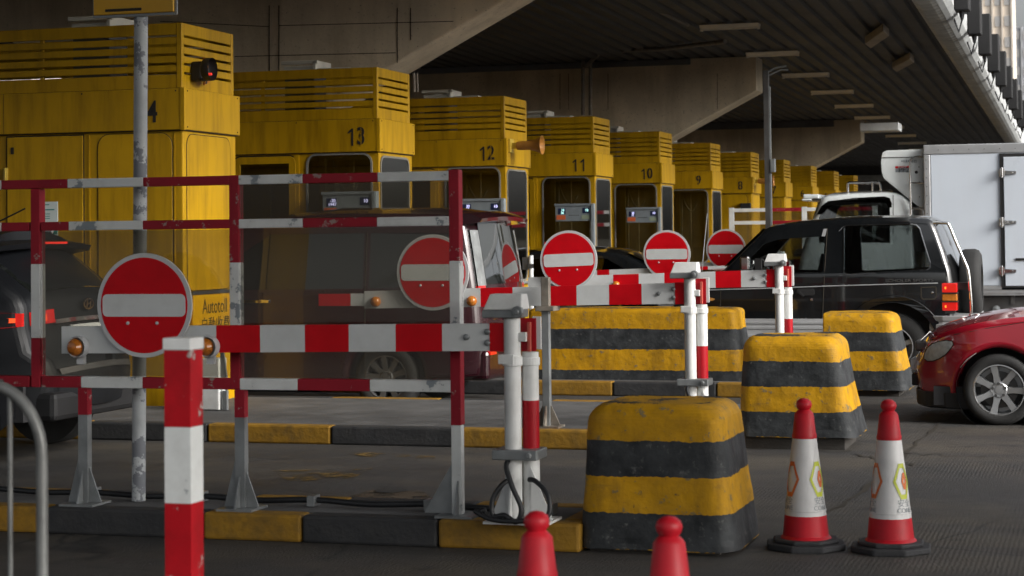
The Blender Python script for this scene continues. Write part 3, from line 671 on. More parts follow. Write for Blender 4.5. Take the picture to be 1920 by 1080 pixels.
b = MB(); b.plate([(c.y+.01, c.z-.15), (c.y+.115, c.z-.12), (c.y+.125, c.z+.04), (c.y+.01, c.z+.09)], [], X0+.05, X0+.065, plane='yz'); po = b.build('striped_plate', 'horn2', ho)
b = MB(); b.plate([(c.y+.02, c.z-.14), (c.y+.05, c.z-.135), (c.y+.12, c.z+.03), (c.y+.09, c.z+.05)], [], X0+.0655, X0+.068, plane='yz'); b.build('stripe', 'black', po)
b = MB(); b.cyl((X0+.13, c.y-.05, c.z-.06), (X0+.16, c.y-.05, c.z-.06), .011, n=10); b.build('lamp', 'redlit', ho)
# open booths 13 to 9
y13 = BY+BP
proto = open_booth(y13)
names = {13: 'open yellow toll booth numbered 13 with a lit fare display, behind the clear fence', 12: 'yellow toll booth numbered 12 with an amber horn on its corner',
         11: 'yellow toll booth numbered 11 with cyan lit fare display', 10: 'yellow toll booth numbered 10 behind the round sign beside the dark car', 9: 'yellow toll booth numbered 9 with a dark window and no fare display'}
booths = {13: proto}
for n in (12, 11, 10, 9):
    c = copy_tree(proto); move(c, (X0, BY+BP*(14-n), 0)); booths[n] = c
for n, c in booths.items():
    c['label'] = names[n]; y = BY+BP*(14-n); number(c, y, str(n), .25 if n > 9 else .255)
    if n > 9: fare_display(c, y, *{13: ('-20', '1947', 'led'), 12: ('20', '50', 'led'), 11: ('10', '20', 'ledg'), 10: ('20', '15', 'led')}[n])
p8 = closed_booth(BY+BP*6, 'closed yellow toll booth numbered 8 with an amber horn, beside the tall grey post')
cl = {7: 'yellow toll booth partly behind the tall grey post, next after number 8', 6: 'small far yellow toll booth above the white truck cab corner', 5: 'very small yellow toll booth left of the truck roof rack', 4: 'farthest yellow toll booth in the row, hardly showing'}
for n in (7, 6, 5, 4):
    c = copy_tree(p8); move(c, (X0, BY+BP*(14-n), 0)); c['label'] = cl[n]
    number(c, BY+BP*(14-n), str(n), .255)
number(p8, BY+BP*6, '8', .255)
b = MB(); q = at(902, 470, 20)
def horn(r, y):
    h = MB(); x, z = X0+.03, 2.77
    h.lathe((x+.10, y+.12, z-.0), [(.055, 0), (.06, .06), (.062, .16), (.075, .24), (.105, .31), (.125, .345), (.118, .345), (.07, .25), (.02, .22)], 'x', 24)
    o = h.build('horn_speaker', 'horn', r, smooth=50)
    h = MB(); h.box(x, x+.03, y+.03, y+.2, z-.09, z+.09); h.box(x+.03, x+.11, y+.09, y+.15, z-.04, z+.04); h.build('bracket', 'yedge', o)
    h = MB(); h.cyl((x+.32, y+.12, z), (x+.40, y+.12, z), .02, n=10); h.build('horn_throat', 'ac', o)
horn(booths[12], BY+BP*2); horn(p8, BY+BP*6)
b = MB(); y = BY+BP*6; b.box(X0-.25, X0-.02, y-.1, y-.002, 2.12, 2.28); b.build('camera_box', 'black', p8, bevel=.01)
# toll clerk standing inside booth 11 behind the door window
def clerk():
    y = BY+BP*3+.40; X = at(997, 445, y).x; z0 = ZI+.02
    me = bpy.data.meshes.new('person'); bm = bmesh.new(); sk = bm.verts.layers.skin.verify()
    P = {}
    def v(n, x, yy, z): P[n] = bm.verts.new((x, yy, z-z0))
    s = .95
    v('pel', 0, 0, .93*s+z0); v('waist', 0, -.01, 1.08*s+z0); v('chest', 0, -.01, 1.30*s+z0); v('neck0', 0, 0, 1.44*s+z0); v('neck1', 0, -.015, 1.50*s+z0); v('head0', 0, -.03, 1.56*s+z0); v('head1', 0, -.03, 1.63*s+z0); v('head2', 0, -.015, 1.70*s+z0); v('nose', 0, -.125, 1.60*s+z0)
    E_ = [('pel', 'waist'), ('waist', 'chest'), ('chest', 'neck0'), ('neck0', 'neck1'), ('neck1', 'head0'), ('head0', 'head1'), ('head1', 'head2'), ('head1', 'nose')]
    R_ = {'pel': .15, 'waist': .13, 'chest': .155, 'neck0': .075, 'neck1': .055, 'head0': .075, 'head1': .092, 'head2': .07, 'nose': .014}
    for sx in (-1, 1):
        t = 'L' if sx < 0 else 'R'
        for n, x, yy, z, rad in (('sh', .18, 0, 1.37, .065), ('el', .25, -.04, 1.12, .045), ('wr', .2, -.25, 1.04, .03), ('ha', .19, -.32, 1.04, .028), ('hip', .09, 0, .86, .095), ('kn', .10, -.02, .48, .06), ('an', .10, .02, .07, .04), ('to', .11, -.14, .03, .035)):
            v(n+t, sx*x, yy, z*s+z0); R_[n+t] = rad
        E_ += [('chest', 'sh'+t), ('sh'+t, 'el'+t), ('el'+t, 'wr'+t), ('wr'+t, 'ha'+t), ('pel', 'hip'+t), ('hip'+t, 'kn'+t), ('kn'+t, 'an'+t), ('an'+t, 'to'+t)]
        for k, (dx, ln) in enumerate(((-.03, .05), (-.01, .065), (.01, .06), (.03, .05), (.045, .03))):
            v('f%d%s' % (k, t), sx*(.19+dx*1.1), -.32-ln if k < 4 else -.33, 1.035*s+z0); R_['f%d%s' % (k, t)] = .009; E_.append(('ha'+t, 'f%d%s' % (k, t)))
    for a, c in E_: bm.edges.new((P[a], P[c]))
    for n, vv in P.items(): vv[sk].radius = (R_[n], R_[n]*.85); vv[sk].use_root = (n == 'pel')
    bm.to_mesh(me); bm.free(); me.materials.append(K['skin'])
    o = bpy.data.objects.new('person', me); COL.objects.link(o); o.location = (X, y, z0); ORG[o.name] = Vector((X, y, z0))
    o.modifiers.new('skin', 'SKIN').use_smooth_shade = True; m = o.modifiers.new('sub', 'SUBSURF'); m.levels = m.render_levels = 2
    tag(o, 'toll clerk in face mask and orange yellow vest inside booth 11', 'person')
    c = MB(); zz = z0
    c.lathe((X, y-.01, zz), [(.16, .88), (.17, 1.0), (.165, 1.12), (.19, 1.26), (.19, 1.33), (.11, 1.40), (.075, 1.42)], 'z', 20, cap=False); c.build('vest', 'vest', o, smooth=60)
    c = MB(); c.lathe((X, y-.02, zz+1.60), [(.112, -.07), (.118, 0), (.105, .06), (.07, .10), (.01, .118)], 'z', 18, cap=False)
    hairv = [(p[0], max(p[1], y-.085 if p[2] > zz+1.62 else y-.03), p[2]) for p in c.v]; c.v = hairv; c.build('hair', 'hair', o, smooth=60)
    c = MB(); c.hexa([(X+sx*.06*w, yy, zz+z) for z, w in ((1.425, .7), (1.515, 1)) for yy in (y-.135, y-.075) for sx in (-1, 1)]); c.build('face_mask', 'mask', o, bevel=.02)
    c = MB()
    for sx in (-1, 1): c.lathe((X+sx*.034, y-.115, zz+1.545), [(.004, -.008), (.012, 0), (.004, .008)], 'y', 10)
    c.build('eyes', 'hair', o)
    c = MB()
    for sx in (-1, 1): c.lathe((X+sx*.098, y-.02, zz+1.53), [(.01, -.012), (.026, 0), (.01, .012)], 'y', 10)
    c.build('ears', 'skin', o)
clerk()
# ------------------------------------------------------------------ swing gates with no-entry signs
def no_entry(parent, x, y, z, R, tilt=0.):
    """round sign facing -Y: grey rim, red face, grey-white bar, two bolts"""
    def rt(p): return [(x+(a-x)*cos(tilt)-(c-z)*sin(tilt), z+(a-x)*sin(tilt)+(c-z)*cos(tilt)) for a, c in p]
    b = MB(); b.plate(circle(x, z, R, 64), [], y, y+.014); b.lathe((x, y+.014, z), [(R*.97, 0), (R*.97, .018), (R*.9, .018)], 'y', 64, cap=False)
    o = b.build('no_entry_sign', 'signrim', parent, bevel=.003)
    b = MB(); b.plate(circle(x, z, R*.915, 64), [], y-.0022, y+.001); b.build('red_face', 'redref', o)
    b = MB(); b.plate(rt(rrect(x-R*.875, x+R*.875, z-R*.215, z+R*.215, R*.1)), [], y-.0045, y-.0021); b.build('bar', 'whiteref', o)
    for sx in (-.34, .28):
        b = MB(); q = rt([(x+sx*R, z-R*.34)])[0]; b.lathe((q[0], y-.002, q[1]), [(R*.035, 0), (R*.03, -.006), (R*.01, -.008)], 'y', 12); b.build('bolt', 'signrim', o, smooth=40)
    return o
def gate(label, Y, stripes, zt, zb, sign, lamps, post_px, ztip=None, biglamps=False, base=.145, tilt=0., cables=True):
    """stripes: (px0, px1, colour index 0 white 1 red, thin) along the arm at depth Y, zt/zb: heights at its left and right end"""
    px = at(post_px, 600, Y).x
    r = empty('swing_gate', (px, Y, 0), label, 'gate', 'red and white swing gates of the lanes')
    x0, x1 = at(stripes[0][0], 560, Y).x, at(stripes[-1][1], 560, Y).x
    def zz(x, k): 
        f = (x-x0)/(x1-x0); a, b_ = (zt, zb)[k]; return a+(b_-a)*f
    b = MB(); e = MB()
    for s in stripes:
        xa, xb = at(s[0], 560, Y).x, at(s[1], 560, Y).x
        if len(s) > 3:
            z1, z0 = s[3], s[4]; b.hexa([(x, y, z) for z in (z0, z1) for y in (Y+.004, Y+.03) for x in (xa, xb)], s[2])
        else: b.hexa([(x, y, zz(x, k)) for k in (1, 0) for y in (Y, Y+.04) for x in (xa+.0005, xb-.0005)], s[2])
    arm = b.build('arm', ['whiteref', 'redref'], r)
    zm = (zz(x1, 0)+zz(x1, 1))/2; h = zz(x1, 0)-zz(x1, 1)
    for bx, dz in ((x1-.012, h*.2), (x1-.012, -h*.2), (x1-.122, 0.)):
        ba = MB(); ba.lathe((bx, Y-.001, zm+dz), [(.016, 0), (.016, -.01), (.01, -.014)], 'y', 10); ba.build('bolt', 'galv', arm, smooth=40)
    br = MB(); br.hexa([(x, y, z) for z in (zm-h*.52, zm+h*.52) for y in (Y-.006, Y+.05) for x in (x1, px-.03)], 0); br.build('bracket', 'redref', r)
    # post: two tubes, hinge plate, hood
    p = MB(); p.cyl((px, Y-.0, base), (px, Y-.0, zm+h*.75), .042, n=20); p.build('post', 'white', r, smooth=40)
    q = MB(); xr, yr = px+.074, Y+.06
    for z0, z1, c in ((base, .48, 0), (.48, .74, 1), (.74, zm-h*.55, 0)): q.cyl((xr, yr, z0), (xr, yr, z1), .042, n=20, m=c)
    q.build('rear_tube', ['white', 'red'], r, smooth=40)
    q = MB(); q.box(px+.035, px+.115, Y+.03, Y+.036, zm-h*.52, zm+h*.7, 1); q.box(px+.09, px+.135, Y+.045, Y+.06, zm-h*.45, zm+h*.75, 0); q.box(px+.03, px+.075, Y-.02, Y+.028, zm-.02, zm+.025, 0)
    q.box(px+.075, px+.092, Y+.005, Y+.029, zm-h*.52, zm+h*.55, 2); q.build('hinge_plate', ['white', 'red', 'salmon'], r, bevel=.003)
    q = MB(); zh = zm+h*.72; q.box(px-.135, px+.06, Y-.07, Y+.09, zh, zh+.04, 1); q.hexa([(x, y, z) for z, e0, e1 in ((zh+.04, .0, 0), (zh+.118, .028, .03)) for y in (Y-.068+e1, Y+.088-e1) for x in (px-.13+e0, px+.068-e0*.15)], 0)
    q.cyl((px+.05, Y-.085, zh+.03), (px+.05, Y-.05, zh+.03), .03, n=14, m=1); q.cyl((px+.05, Y-.1, zh+.03), (px+.05, Y-.0851, zh+.03), .015, n=8, m=1)
    q.build('hood', ['white', 'galv'], r, bevel=.006)
    q = MB(); q.box(px-.06, px+.02, Y-.05, Y+.09, zm-h*.52-.06, zm-h*.52-.012); q.lathe((px, Y, zm-h*.52-.07), [(.05, 0), (.05, .05)], 'z', 20); q.lathe((xr, yr, zm-h*.52-.07), [(.048, 0), (.048, .04)], 'z', 20); q.build('collar', 'white', r, bevel=.004)
    q = MB(); q.box(px-.09, px+.14, Y-.075, Y+.12, .455, .505); q.cyl((px+.10, Y-.09, .48), (px+.10, Y-.07, .48), .016, n=8); q.build('clamp', 'galv', r, bevel=.006)
    q = MB(); q.box(px-.13, px+.20, Y-.1, Y+.16, base, base+.012)
    for sx in (-1, 1): q.plate([(px+.035+sx*.05, base+.0125), (px+.035+sx*.16, base+.0125), (px+.035+sx*.05, base+.27)][::sx], [], Y+.01, Y+.02)
    q.plate([(Y-.095, base+.0125), (Y-.045, base+.0125), (Y-.045, base+.22)], [], px-.004, px+.004, plane='yz')
    q.build('base_plate', 'white', r)
    if cables:
        q = MB(); z = base+.02
        q.tube(smoothpath([(px-.01, Y-.06, .45), (px-.01, Y-.09, .42), (px+.03, Y-.12, .33), (px+.075, Y-.13, .23), (px+.05, Y-.13, .165), (px-.01, Y-.13, z+.03), (px-.07, Y-.12, .19), (px-.075, Y-.11, .27), (px-.03, Y-.09, .34), (px-.0, Y-.05, .36)], 7), .013, 8)
        q.tube(smoothpath([(px+.09, Y-.04, .36), (px+.13, Y-.06, .355), (px+.2, Y-.1, .3), (px+.215, Y-.12, .22), (px+.18, Y-.13, z+.02), (px+.05, Y-.14, z+.005), (px-.08, Y-.13, z+.01), (px-.16, Y-.11, z+.04), (px-.155, Y-.09, .2), (px-.13, Y-.08, .21), (px-.125, Y-.07, .17)], 7), .013, 8)
        q.build('cable', 'cable', r, smooth=60)
    no_entry(r, *sign, tilt)
    for lx, lz in lamps:
        if biglamps:
            q = MB(); q.lathe((lx, Y-.002, lz), [(.058, 0), (.060, -.022), (.052, -.045), (.047, -.03)], 'y', 24, cap=False); q.box(lx-.02, lx+.02, Y-.001, Y+.03, lz-.09, lz-.02); lo = q.build('lamp', 'signrim', r, smooth=40)
            q = MB(); c = Vector((lx-.012, Y-.03, lz)); 
            for k in range(16):
                a0, a1 = 2*pi*k/16, 2*pi*(k+.62)/16
                for j, (ra, rb, ha, hb) in enumerate(((.004, .026, -.042, -.036), (.026, .044, -.036, -.01))):
                    q.add([(c.x+ra*cos(a0), c.y+ha, c.z+ra*sin(a0)), (c.x+rb*cos(a0), c.y+hb, c.z+rb*sin(a0)), (c.x+rb*cos(a1), c.y+hb, c.z+rb*sin(a1)), (c.x+ra*cos(a1), c.y+ha, c.z+ra*sin(a1))], [(0, 1, 2, 3)])
            q.lathe((c.x, c.y, c.z), [(.045, 0), (.042, -.012), (.025, -.031), (.004, -.037)], 'y', 24); q.build('lens', 'amber', lo)
        else:
            q = MB(); q.lathe((lx, Y-.001, lz), [(.040, 0), (.040, -.012), (.036, -.03), (.024, -.043), (.004, -.048)], 'y', 20); q.build('lamp', 'amber', r, smooth=50)
    return r
W_, R_ = 0, 1
Y1 = 9.35
gate('nearest red and white swing gate in front of the clear fence', Y1,
     [(115, 405, W_), (405, 487, R_), (487, 571, W_), (571, 653, R_), (653, 741, W_), (741, 828, R_), (828, 918, W_)], (1.100, 1.120), (.957, .985),
     (at(270, 572, Y1-.04).x, Y1-.04, 1.213, .272), [(at(150, 652, Y1).x, .992), (at(394, 650, Y1).x, .998)], 960, biglamps=True)
Y2 = 14.2
gate('swing gate seen half through the clear fence, second from the front', Y2,
     [(597, 657, R_, 1.128, 1.036), (657, 683, W_, 1.130, 1.036), (683, 901, W_), (901, 961, R_), (961, 1021, W_), (1021, 1081, R_), (1081, 1142, W_), (1142, 1203, R_), (1203, 1266, W_)], (1.140, 1.202), (1.010, 1.050),
     (at(811, 511, Y2-.04).x, Y2-.04, 1.290, .288), [(at(705, 565, Y2).x, 1.068), (at(885, 564, Y2).x, 1.072)], 1294)
Y3 = 18.95
gate('swing gate in front of the black off-roader door, its sign tilted', Y3,
     [(990, 1150, W_), (1150, 1198, R_), (1198, 1246, W_), (1246, 1294, R_), (1294, 1342, W_), (1342, 1390, R_), (1390, 1438, W_)], (1.15, 1.212), (1.01, 1.048),
     (at(1066, 487, Y3-.04).x, Y3-.04, 1.322, .292), [(at(1155, 532, Y3).x, 1.07)], 1462, tilt=.035)
Y4 = 23.6
gate('swing gate behind the black off-roader, round sign left of its windscreen', Y4,
     [(1065, 1120, W_), (1120, 1143, R_), (1143, 1172, W_), (1172, 1290, W_), (1290, 1328, R_), (1328, 1366, W_), (1366, 1404, R_), (1404, 1442, W_)], (1.13, 1.20), (1.02, 1.05),
     (at(1250, 476, Y4-.04).x, Y4-.04, 1.330, .292), [(at(1190, 517, Y4).x, 1.05)], 1462, cables=False)
Y5 = 28.4
gate('farthest swing gate, round sign cut off by the off-roader windscreen', Y5,
     [(1285, 1345, W_), (1345, 1385, R_), (1385, 1415, W_), (1415, 1450, R_), (1450, 1490, W_)], (1.15, 1.20), (1.02, 1.05),
     (at(1361, 467, Y5-.04).x, Y5-.04, 1.352, .292), [(at(1330, 500, Y5).x, 1.06)], 1508, cables=False)
# rest post for the second gate arm
x, y = -3.975, 14.12
r = empty('rest_post', (x, y, 0), 'thin rusty post propping the second gate arm', 'post')
b = MB(); b.box(x-.028, x+.028, y-.028, y+.028, .15, 1.02); b.build('post', 'galv', r, bevel=.004)
b = MB(); b.box(x-.07, x+.07, y-.05, y+.14, 1.0, 1.035); b.box(x-.03, x+.03, y-.03, y+.03, 1.036, 1.25); b.box(x-.03, x+.03, y+.13, y+.15, 1.02, 1.1); b.build('fork', 'rusty', r, bevel=.004)
b = MB(); b.box(x-.11, x+.11, y-.1, y+.1, .14, .155)
for k in range(4):
    a = k*pi/2; c = Vector((cos(a), sin(a), 0)); d = Vector((-sin(a), cos(a), 0))*.006; o = Vector((x, y, 0))
    b.hexa([o+c*.028-d+Vector((0, 0, .156)), o+c*.10-d+Vector((0, 0, .156)), o+c*.028+d+Vector((0, 0, .156)), o+c*.10+d+Vector((0, 0, .156)), o+c*.028-d+Vector((0, 0, .30)), o+c*.034-d+Vector((0, 0, .30)), o+c*.028+d+Vector((0, 0, .30)), o+c*.034+d+Vector((0, 0, .30))])
b.build('base_plate', 'rusty', r)

# ------------------------------------------------------------------ clear fences on red and white tube frames
def bar_x(mb, Y, t, z0, z1, segs):
    for a, c, m in segs:
        mb.box(at(a, 400, Y).x+.0005, at(c, 400, Y).x-.0005, Y, Y+t, z0, z1, m)
YF = 9.50
r = empty('clear_fence', (-4.4, YF, 0), 'clear acrylic fence on a red and white tube frame, near the viewer', 'fence')
T = .05
b = MB(); bar_x(b, YF, T, 1.838, 1.887, [(-420, -150, W_), (-150, 2, W_), (2, 126, R_), (126, 268, W_), (268, 430, R_), (447, 567, W_), (567, 708, R_), (708, 842, W_)]); b.build('rail', ['whitechip', 'redchip'], r, bevel=.004)
b = MB(); bar_x(b, YF, T, 1.609, 1.657, [(-420, -150, R_), (-150, 2, W_), (2, 54, R_), (76, 128, R_), (128, 267, W_), (267, 430, R_), (447, 567, W_), (567, 706, R_), (706, 842, W_)]); b.build('rail', ['whitechip', 'redchip'], r, bevel=.004)
b = MB(); bar_x(b, YF, T, .765, .825, [(-420, -150, W_), (-150, 54, R_), (76, 150, R_), (150, 265, W_), (265, 430, R_), (447, 555, W_), (555, 690, R_), (690, 842, W_)]); b.build('rail', ['whitechip', 'redchip'], r, bevel=.004)
for px, segs in ((66, ((.765, 1.03, R_), (1.03, 1.43, W_), (1.43, 1.837, R_))), (439, ((.765, 1.03, R_), (1.03, 1.43, W_), (1.43, 1.888, R_))), (852, ((.60, .98, R_), (.98, 1.43, W_), (1.43, 1.893, R_)))):
    x = at(px, 500, YF).x
    b = MB()
    for z0, z1, m in segs: b.box(x-.0275, x+.0275, YF-.001, YF+T+.012, z0, z1, m)
    if px == 852: b.box(x-.027, x+.027, YF, YF+T, .15, .5995, 0)
    b.build('post', ['whitechip', 'redchip'], r, bevel=.004)
for px in (155, 449, 858):
    x = at(px, 850, YF).x
    b = MB()
    if px != 858:
        b.box(x-.0275, x+.0275, YF+.002, YF+T, .15, .62, 0); b.box(x-.0275, x+.0275, YF+.002, YF+T, .6205, .764, 1)
    b.box(x-.10, x+.10, YF-.08, YF+.13, .14, .152, 0)
    w = .16 if px == 858 else .07
    b.plate([(x-.028, .153), (x-.028, .42), (x-.028-w, .153)], [], YF+.02, YF+.03, 0)
    if px != 858: b.plate([(x+.028, .153), (x+.098, .153), (x+.028, .34)], [], YF+.02, YF+.03, 0)
    b.plate([(YF-.07, .153), (YF-.001, .153), (YF-.001, .32)], [], x-.004, x+.004, 0, 'yz')
    b.build('leg', ['galv', 'redchip'], r)
b = MB(); xa, xb, xc = at(76, 500, YF).x, at(439, 500, YF).x, at(852, 500, YF).x
b.box(xb+.03, xc-.03, YF+.02, YF+.025, .83, 1.606); b.build('clear_panel', 'panelglass', r)
b = MB(); b.box(xb+.03, xc-.03, YF+.02, YF+.025, 1.66, 1.835); b.build('clear_panel', 'panelglass', r)
b = MB()
for a, c in ((xa-.0, xb-.03), ): b.box(a, c, YF+.02, YF+.025, .83, 1.606)
b.build('clear_panel', 'panelglass', r)
# cable clipped along the island
b = MB(); pts = [(-7.5, 9.86, .155)]
for i in range(14): pts.append((-7+i*.33, 9.84+random.uniform(-.02, .02)-i*.012, .158+.012*(i % 2)))
pts += [(-2.97, 9.62, .16)]
b.tube(smoothpath(pts, 4), .016, 8)
o = tag(b.build('cable', 'cable', None, smooth=60), 'black cable clipped along the kerb island below the fence', 'cable')
for i in range(1, 14, 2):
    b = MB(); b.box(-7+i*.33-.02, -7+i*.33+.02, 9.80-i*.012, 9.89-i*.012, .141, .195); b.build('clip', 'galv', o)
# far fence of the same make
Yq = 36.5
r = empty('clear_fence', (-6, Yq, 0), 'small far clear fence left of the white truck cab', 'fence')
b = MB(); bar_x(b, Yq, T, 1.99, 2.055, [(1376, 1437, W_), (1437, 1503, R_), (1503, 1570, W_), (1570, 1640, R_)]); b.build('rail', ['white', 'redchip'], r)
b = MB(); bar_x(b, Yq, T, 1.755, 1.82, [(1376, 1437, W_), (1437, 1503, R_), (1503, 1570, W_), (1570, 1640, R_)]); b.build('rail', ['white', 'redchip'], r)
b = MB(); bar_x(b, Yq, T, .76, .82, [(1376, 1437, W_), (1437, 1503, R_), (1503, 1570, W_), (1570, 1640, R_)]); b.build('rail', ['white', 'redchip'], r)
for px in (1371.5, 1508, 1640):
    x = at(px, 400, Yq).x; b = MB(); b.box(x-.045, x+.045, Yq-.002, Yq+T, .14, 2.07); b.build('post', 'white', r)
b = MB(); x0, x1 = at(1377, 400, Yq).x, at(1640, 400, Yq).x; b.box(x0, x1, Yq+.02, Yq+.025, .83, 1.75); b.build('clear_panel', 'panelglass', r)
b = MB(); b.box(x0, x1, Yq+.02, Yq+.025, 1.825, 1.985); b.build('clear_panel', 'panelglass', r)

# ------------------------------------------------------------------ concrete lane blocks
def band_mat(z0, z1, bands):
    '''four painted bands with brushed, wandering edges, scuffs, drips and bare chips'''
    m = K['blkyel'].copy(); m.name = 'banded_block_paint'; nt = m.node_tree; N, L = nt.nodes, nt.links; bs = N['Principled BSDF']
    ycol = bs.inputs['Base Color'].links[0].from_socket
    tc = N.new('ShaderNodeTexCoord'); sx = N.new('ShaderNodeSeparateXYZ'); L.new(tc.outputs['Object'], sx.inputs[0])
    def nz(scale, det=6, ro=.6, sc=(1, 1, 1)):
        mp = N.new('ShaderNodeMapping'); mp.inputs['Scale'].default_value = sc; L.new(tc.outputs['Object'], mp.inputs[0])
        n = N.new('ShaderNodeTexNoise'); n.inputs['Scale'].default_value = scale; n.inputs['Detail'].default_value = det; n.inputs['Roughness'].default_value = ro; L.new(mp.outputs[0], n.inputs['Vector']); return n.outputs['Fac']
    def mr(f, a, c, va=0., vb=1.):
        r = N.new('ShaderNodeMapRange'); r.inputs[1].default_value = a; r.inputs[2].default_value = c; r.inputs[3].default_value = va; r.inputs[4].default_value = vb; L.new(f, r.inputs[0]); return r.outputs[0]
    def mth(op, a, c):
        q = N.new('ShaderNodeMath'); q.operation = op
        for i, v in ((0, a), (1, c)):
            if isinstance(v, (int, float)): q.inputs[i].default_value = v
            else: L.new(v, q.inputs[i])
        return q.outputs[0]
    def mix(f, a, c):
        q = N.new('ShaderNodeMix'); q.data_type = 'RGBA'; L.new(f, q.inputs[0])
        for i, v in ((6, a), (7, c)):
            if isinstance(v, tuple): q.inputs[i].default_value = (*v, 1)
            else: L.new(v, q.inputs[i])
        return q.outputs[2]
    zz = mth('ADD', sx.outputs[2], mr(nz(4, 4), .3, .7, -.006, .006)); zz = mth('ADD', zz, mr(nz(40, 3), .3, .7, -.003, .003))
    ph = mth('MULTIPLY', mth('SUBTRACT', z1, zz), bands/2/(z1-z0)); fr = mth('FRACT', ph, 0)
    isblk = mr(fr, .497, .503)
    blk = mix(mr(nz(7), .35, .65), (.020, .022, .024), (.048, .052, .055)); blk = mix(mr(nz(22, 8, .75), .58, .66, 0, .6), blk, (.13, .13, .125))
    yel = mix(mr(nz(9, 8, .7, (1, 1, .2)), .5, .72, 0, .55), ycol, (.14, .075, .012)); yel = mix(mr(nz(30, 8, .75), .61, .66, 0, .75), yel, (.05, .045, .04))
    yel = mix(mr(nz(2.2, 6, .7, (1, 1, 3)), .60, .70, 0, .5), yel, (.06, .05, .04))
    col = mix(isblk, yel, blk); col = mix(mr(nz(11, 9, .8), .68, .70, 0, .85), col, (.24, .22, .19))
    L.new(col, bs.inputs['Base Color']); return m
def block(label, xl, xr_top, xr_bot, y0, y1, z0, z1, rr=.09, cut=False, bands=4, rl=.09, blx=.03):
    r = empty('lane_block', ((xl+xr_bot)/2, y0, 0), label, 'barrier block', 'black and yellow concrete lane blocks')
    b = MB(); H = z1-z0; rows = []
    zs = sorted(set([round(z0+(H-rr)*i/22, 4) for i in range(23)] + [round(z1-rr*(1-sin(pi/2*i/8)), 4) for i in range(9)]))
    from mathutils import noise as mn
    seed = Vector((xl*7, y0*3, 1.3))
    for z in zs:
        f = (z-z0)/H; ins = 0.
        if z > z1-rr: t = (z-(z1-rr))/rr; ins = rr*(1-math.sqrt(max(0, 1-t*t)))
        bell = (1-f)**1.6
        a = xl-(blx*bell)+(0 if cut else ins); c = xr_top+(xr_bot-xr_top)*bell**.8-ins
        ya, yb = y0+.05*f+ins, y1-.05*f-ins
        cr = .10; R1 = .012 if cut else min(rl, (c-a)*.3)
        cs = [(c-cr, ya+cr, -90, cr), (c-cr, yb-cr, 0, cr), (a+R1, yb-R1, 90, R1), (a+R1, ya+R1, 180, R1)]
        loop = []
        for i, (cx, cy, a0, R) in enumerate(cs):
            for j in range(7): g = radians(a0+90*j/6); loop.append(Vector((cx+R*cos(g), cy+R*sin(g), z)))
            nx = cs[(i+1) % 4]; p = loop[-1]; g = radians(nx[2]); q = Vector((nx[0]+nx[3]*cos(g), nx[1]+nx[3]*sin(g), z)); m_ = 12 if i in (1, 3) else 5
            for j in range(1, m_): loop.append(p+(q-p)*j/m_)
        out = []
        for p in loop:
            d = (p-Vector(((a+c)/2, (ya+yb)/2, z))); d.z = 0; d.normalize()
            k1 = mn.noise(p*3.1+seed)*.010+mn.noise(p*9+seed)*.005; k2 = mn.noise(p*23+seed); ch = -.012*max(0, k2-.42) if z > z1-rr*1.2 or z < z0+.06 else 0
            q = p+d*(k1+ch*4); q.z += mn.noise(p*4+seed*2)*.008 if f > .97 else (mn.noise(p*11+seed)*.006 if f < .02 else 0); out.append(q)
        rows.append(out)
    k = len(rows[0])
    for i in range(len(rows)-1): b.add(rows[i]+rows[i+1], [(j, (j+1) % k, k+(j+1) % k, k+j) for j in range(k)])
    b.add(rows[-1], [tuple(range(k))]); b.add(rows[0], [tuple(range(k))[::-1]])
    b.build('block_body', band_mat(z0, z1, bands), r, smooth=55)
    b = MB(); b.box(xl+.02, xr_bot-.09, y0+.06, y1-.06, 0, z0+.02); b.build('plinth', 'plinth', r)
    return r
block('nearest and largest lane block at the end of the kerb', -2.47, -1.79, -1.715, 9.40, 10.15, .02, .722)
block('middle lane block, left of the red car and behind the two whole cones', -2.54, -1.85, -1.715, 14.2, 15.0, .09, .812)
block('black and yellow lane block beside the off-roader rear wheel', -2.60, -1.93, -1.80, 19.0, 19.8, .06, .794, cut=True, blx=0.)
block('long black and yellow concrete block under the second and third gate arms', -5.55, -3.43, -3.34, 18.97, 19.6, .03, .84, rr=.05, blx=0., rl=.05)

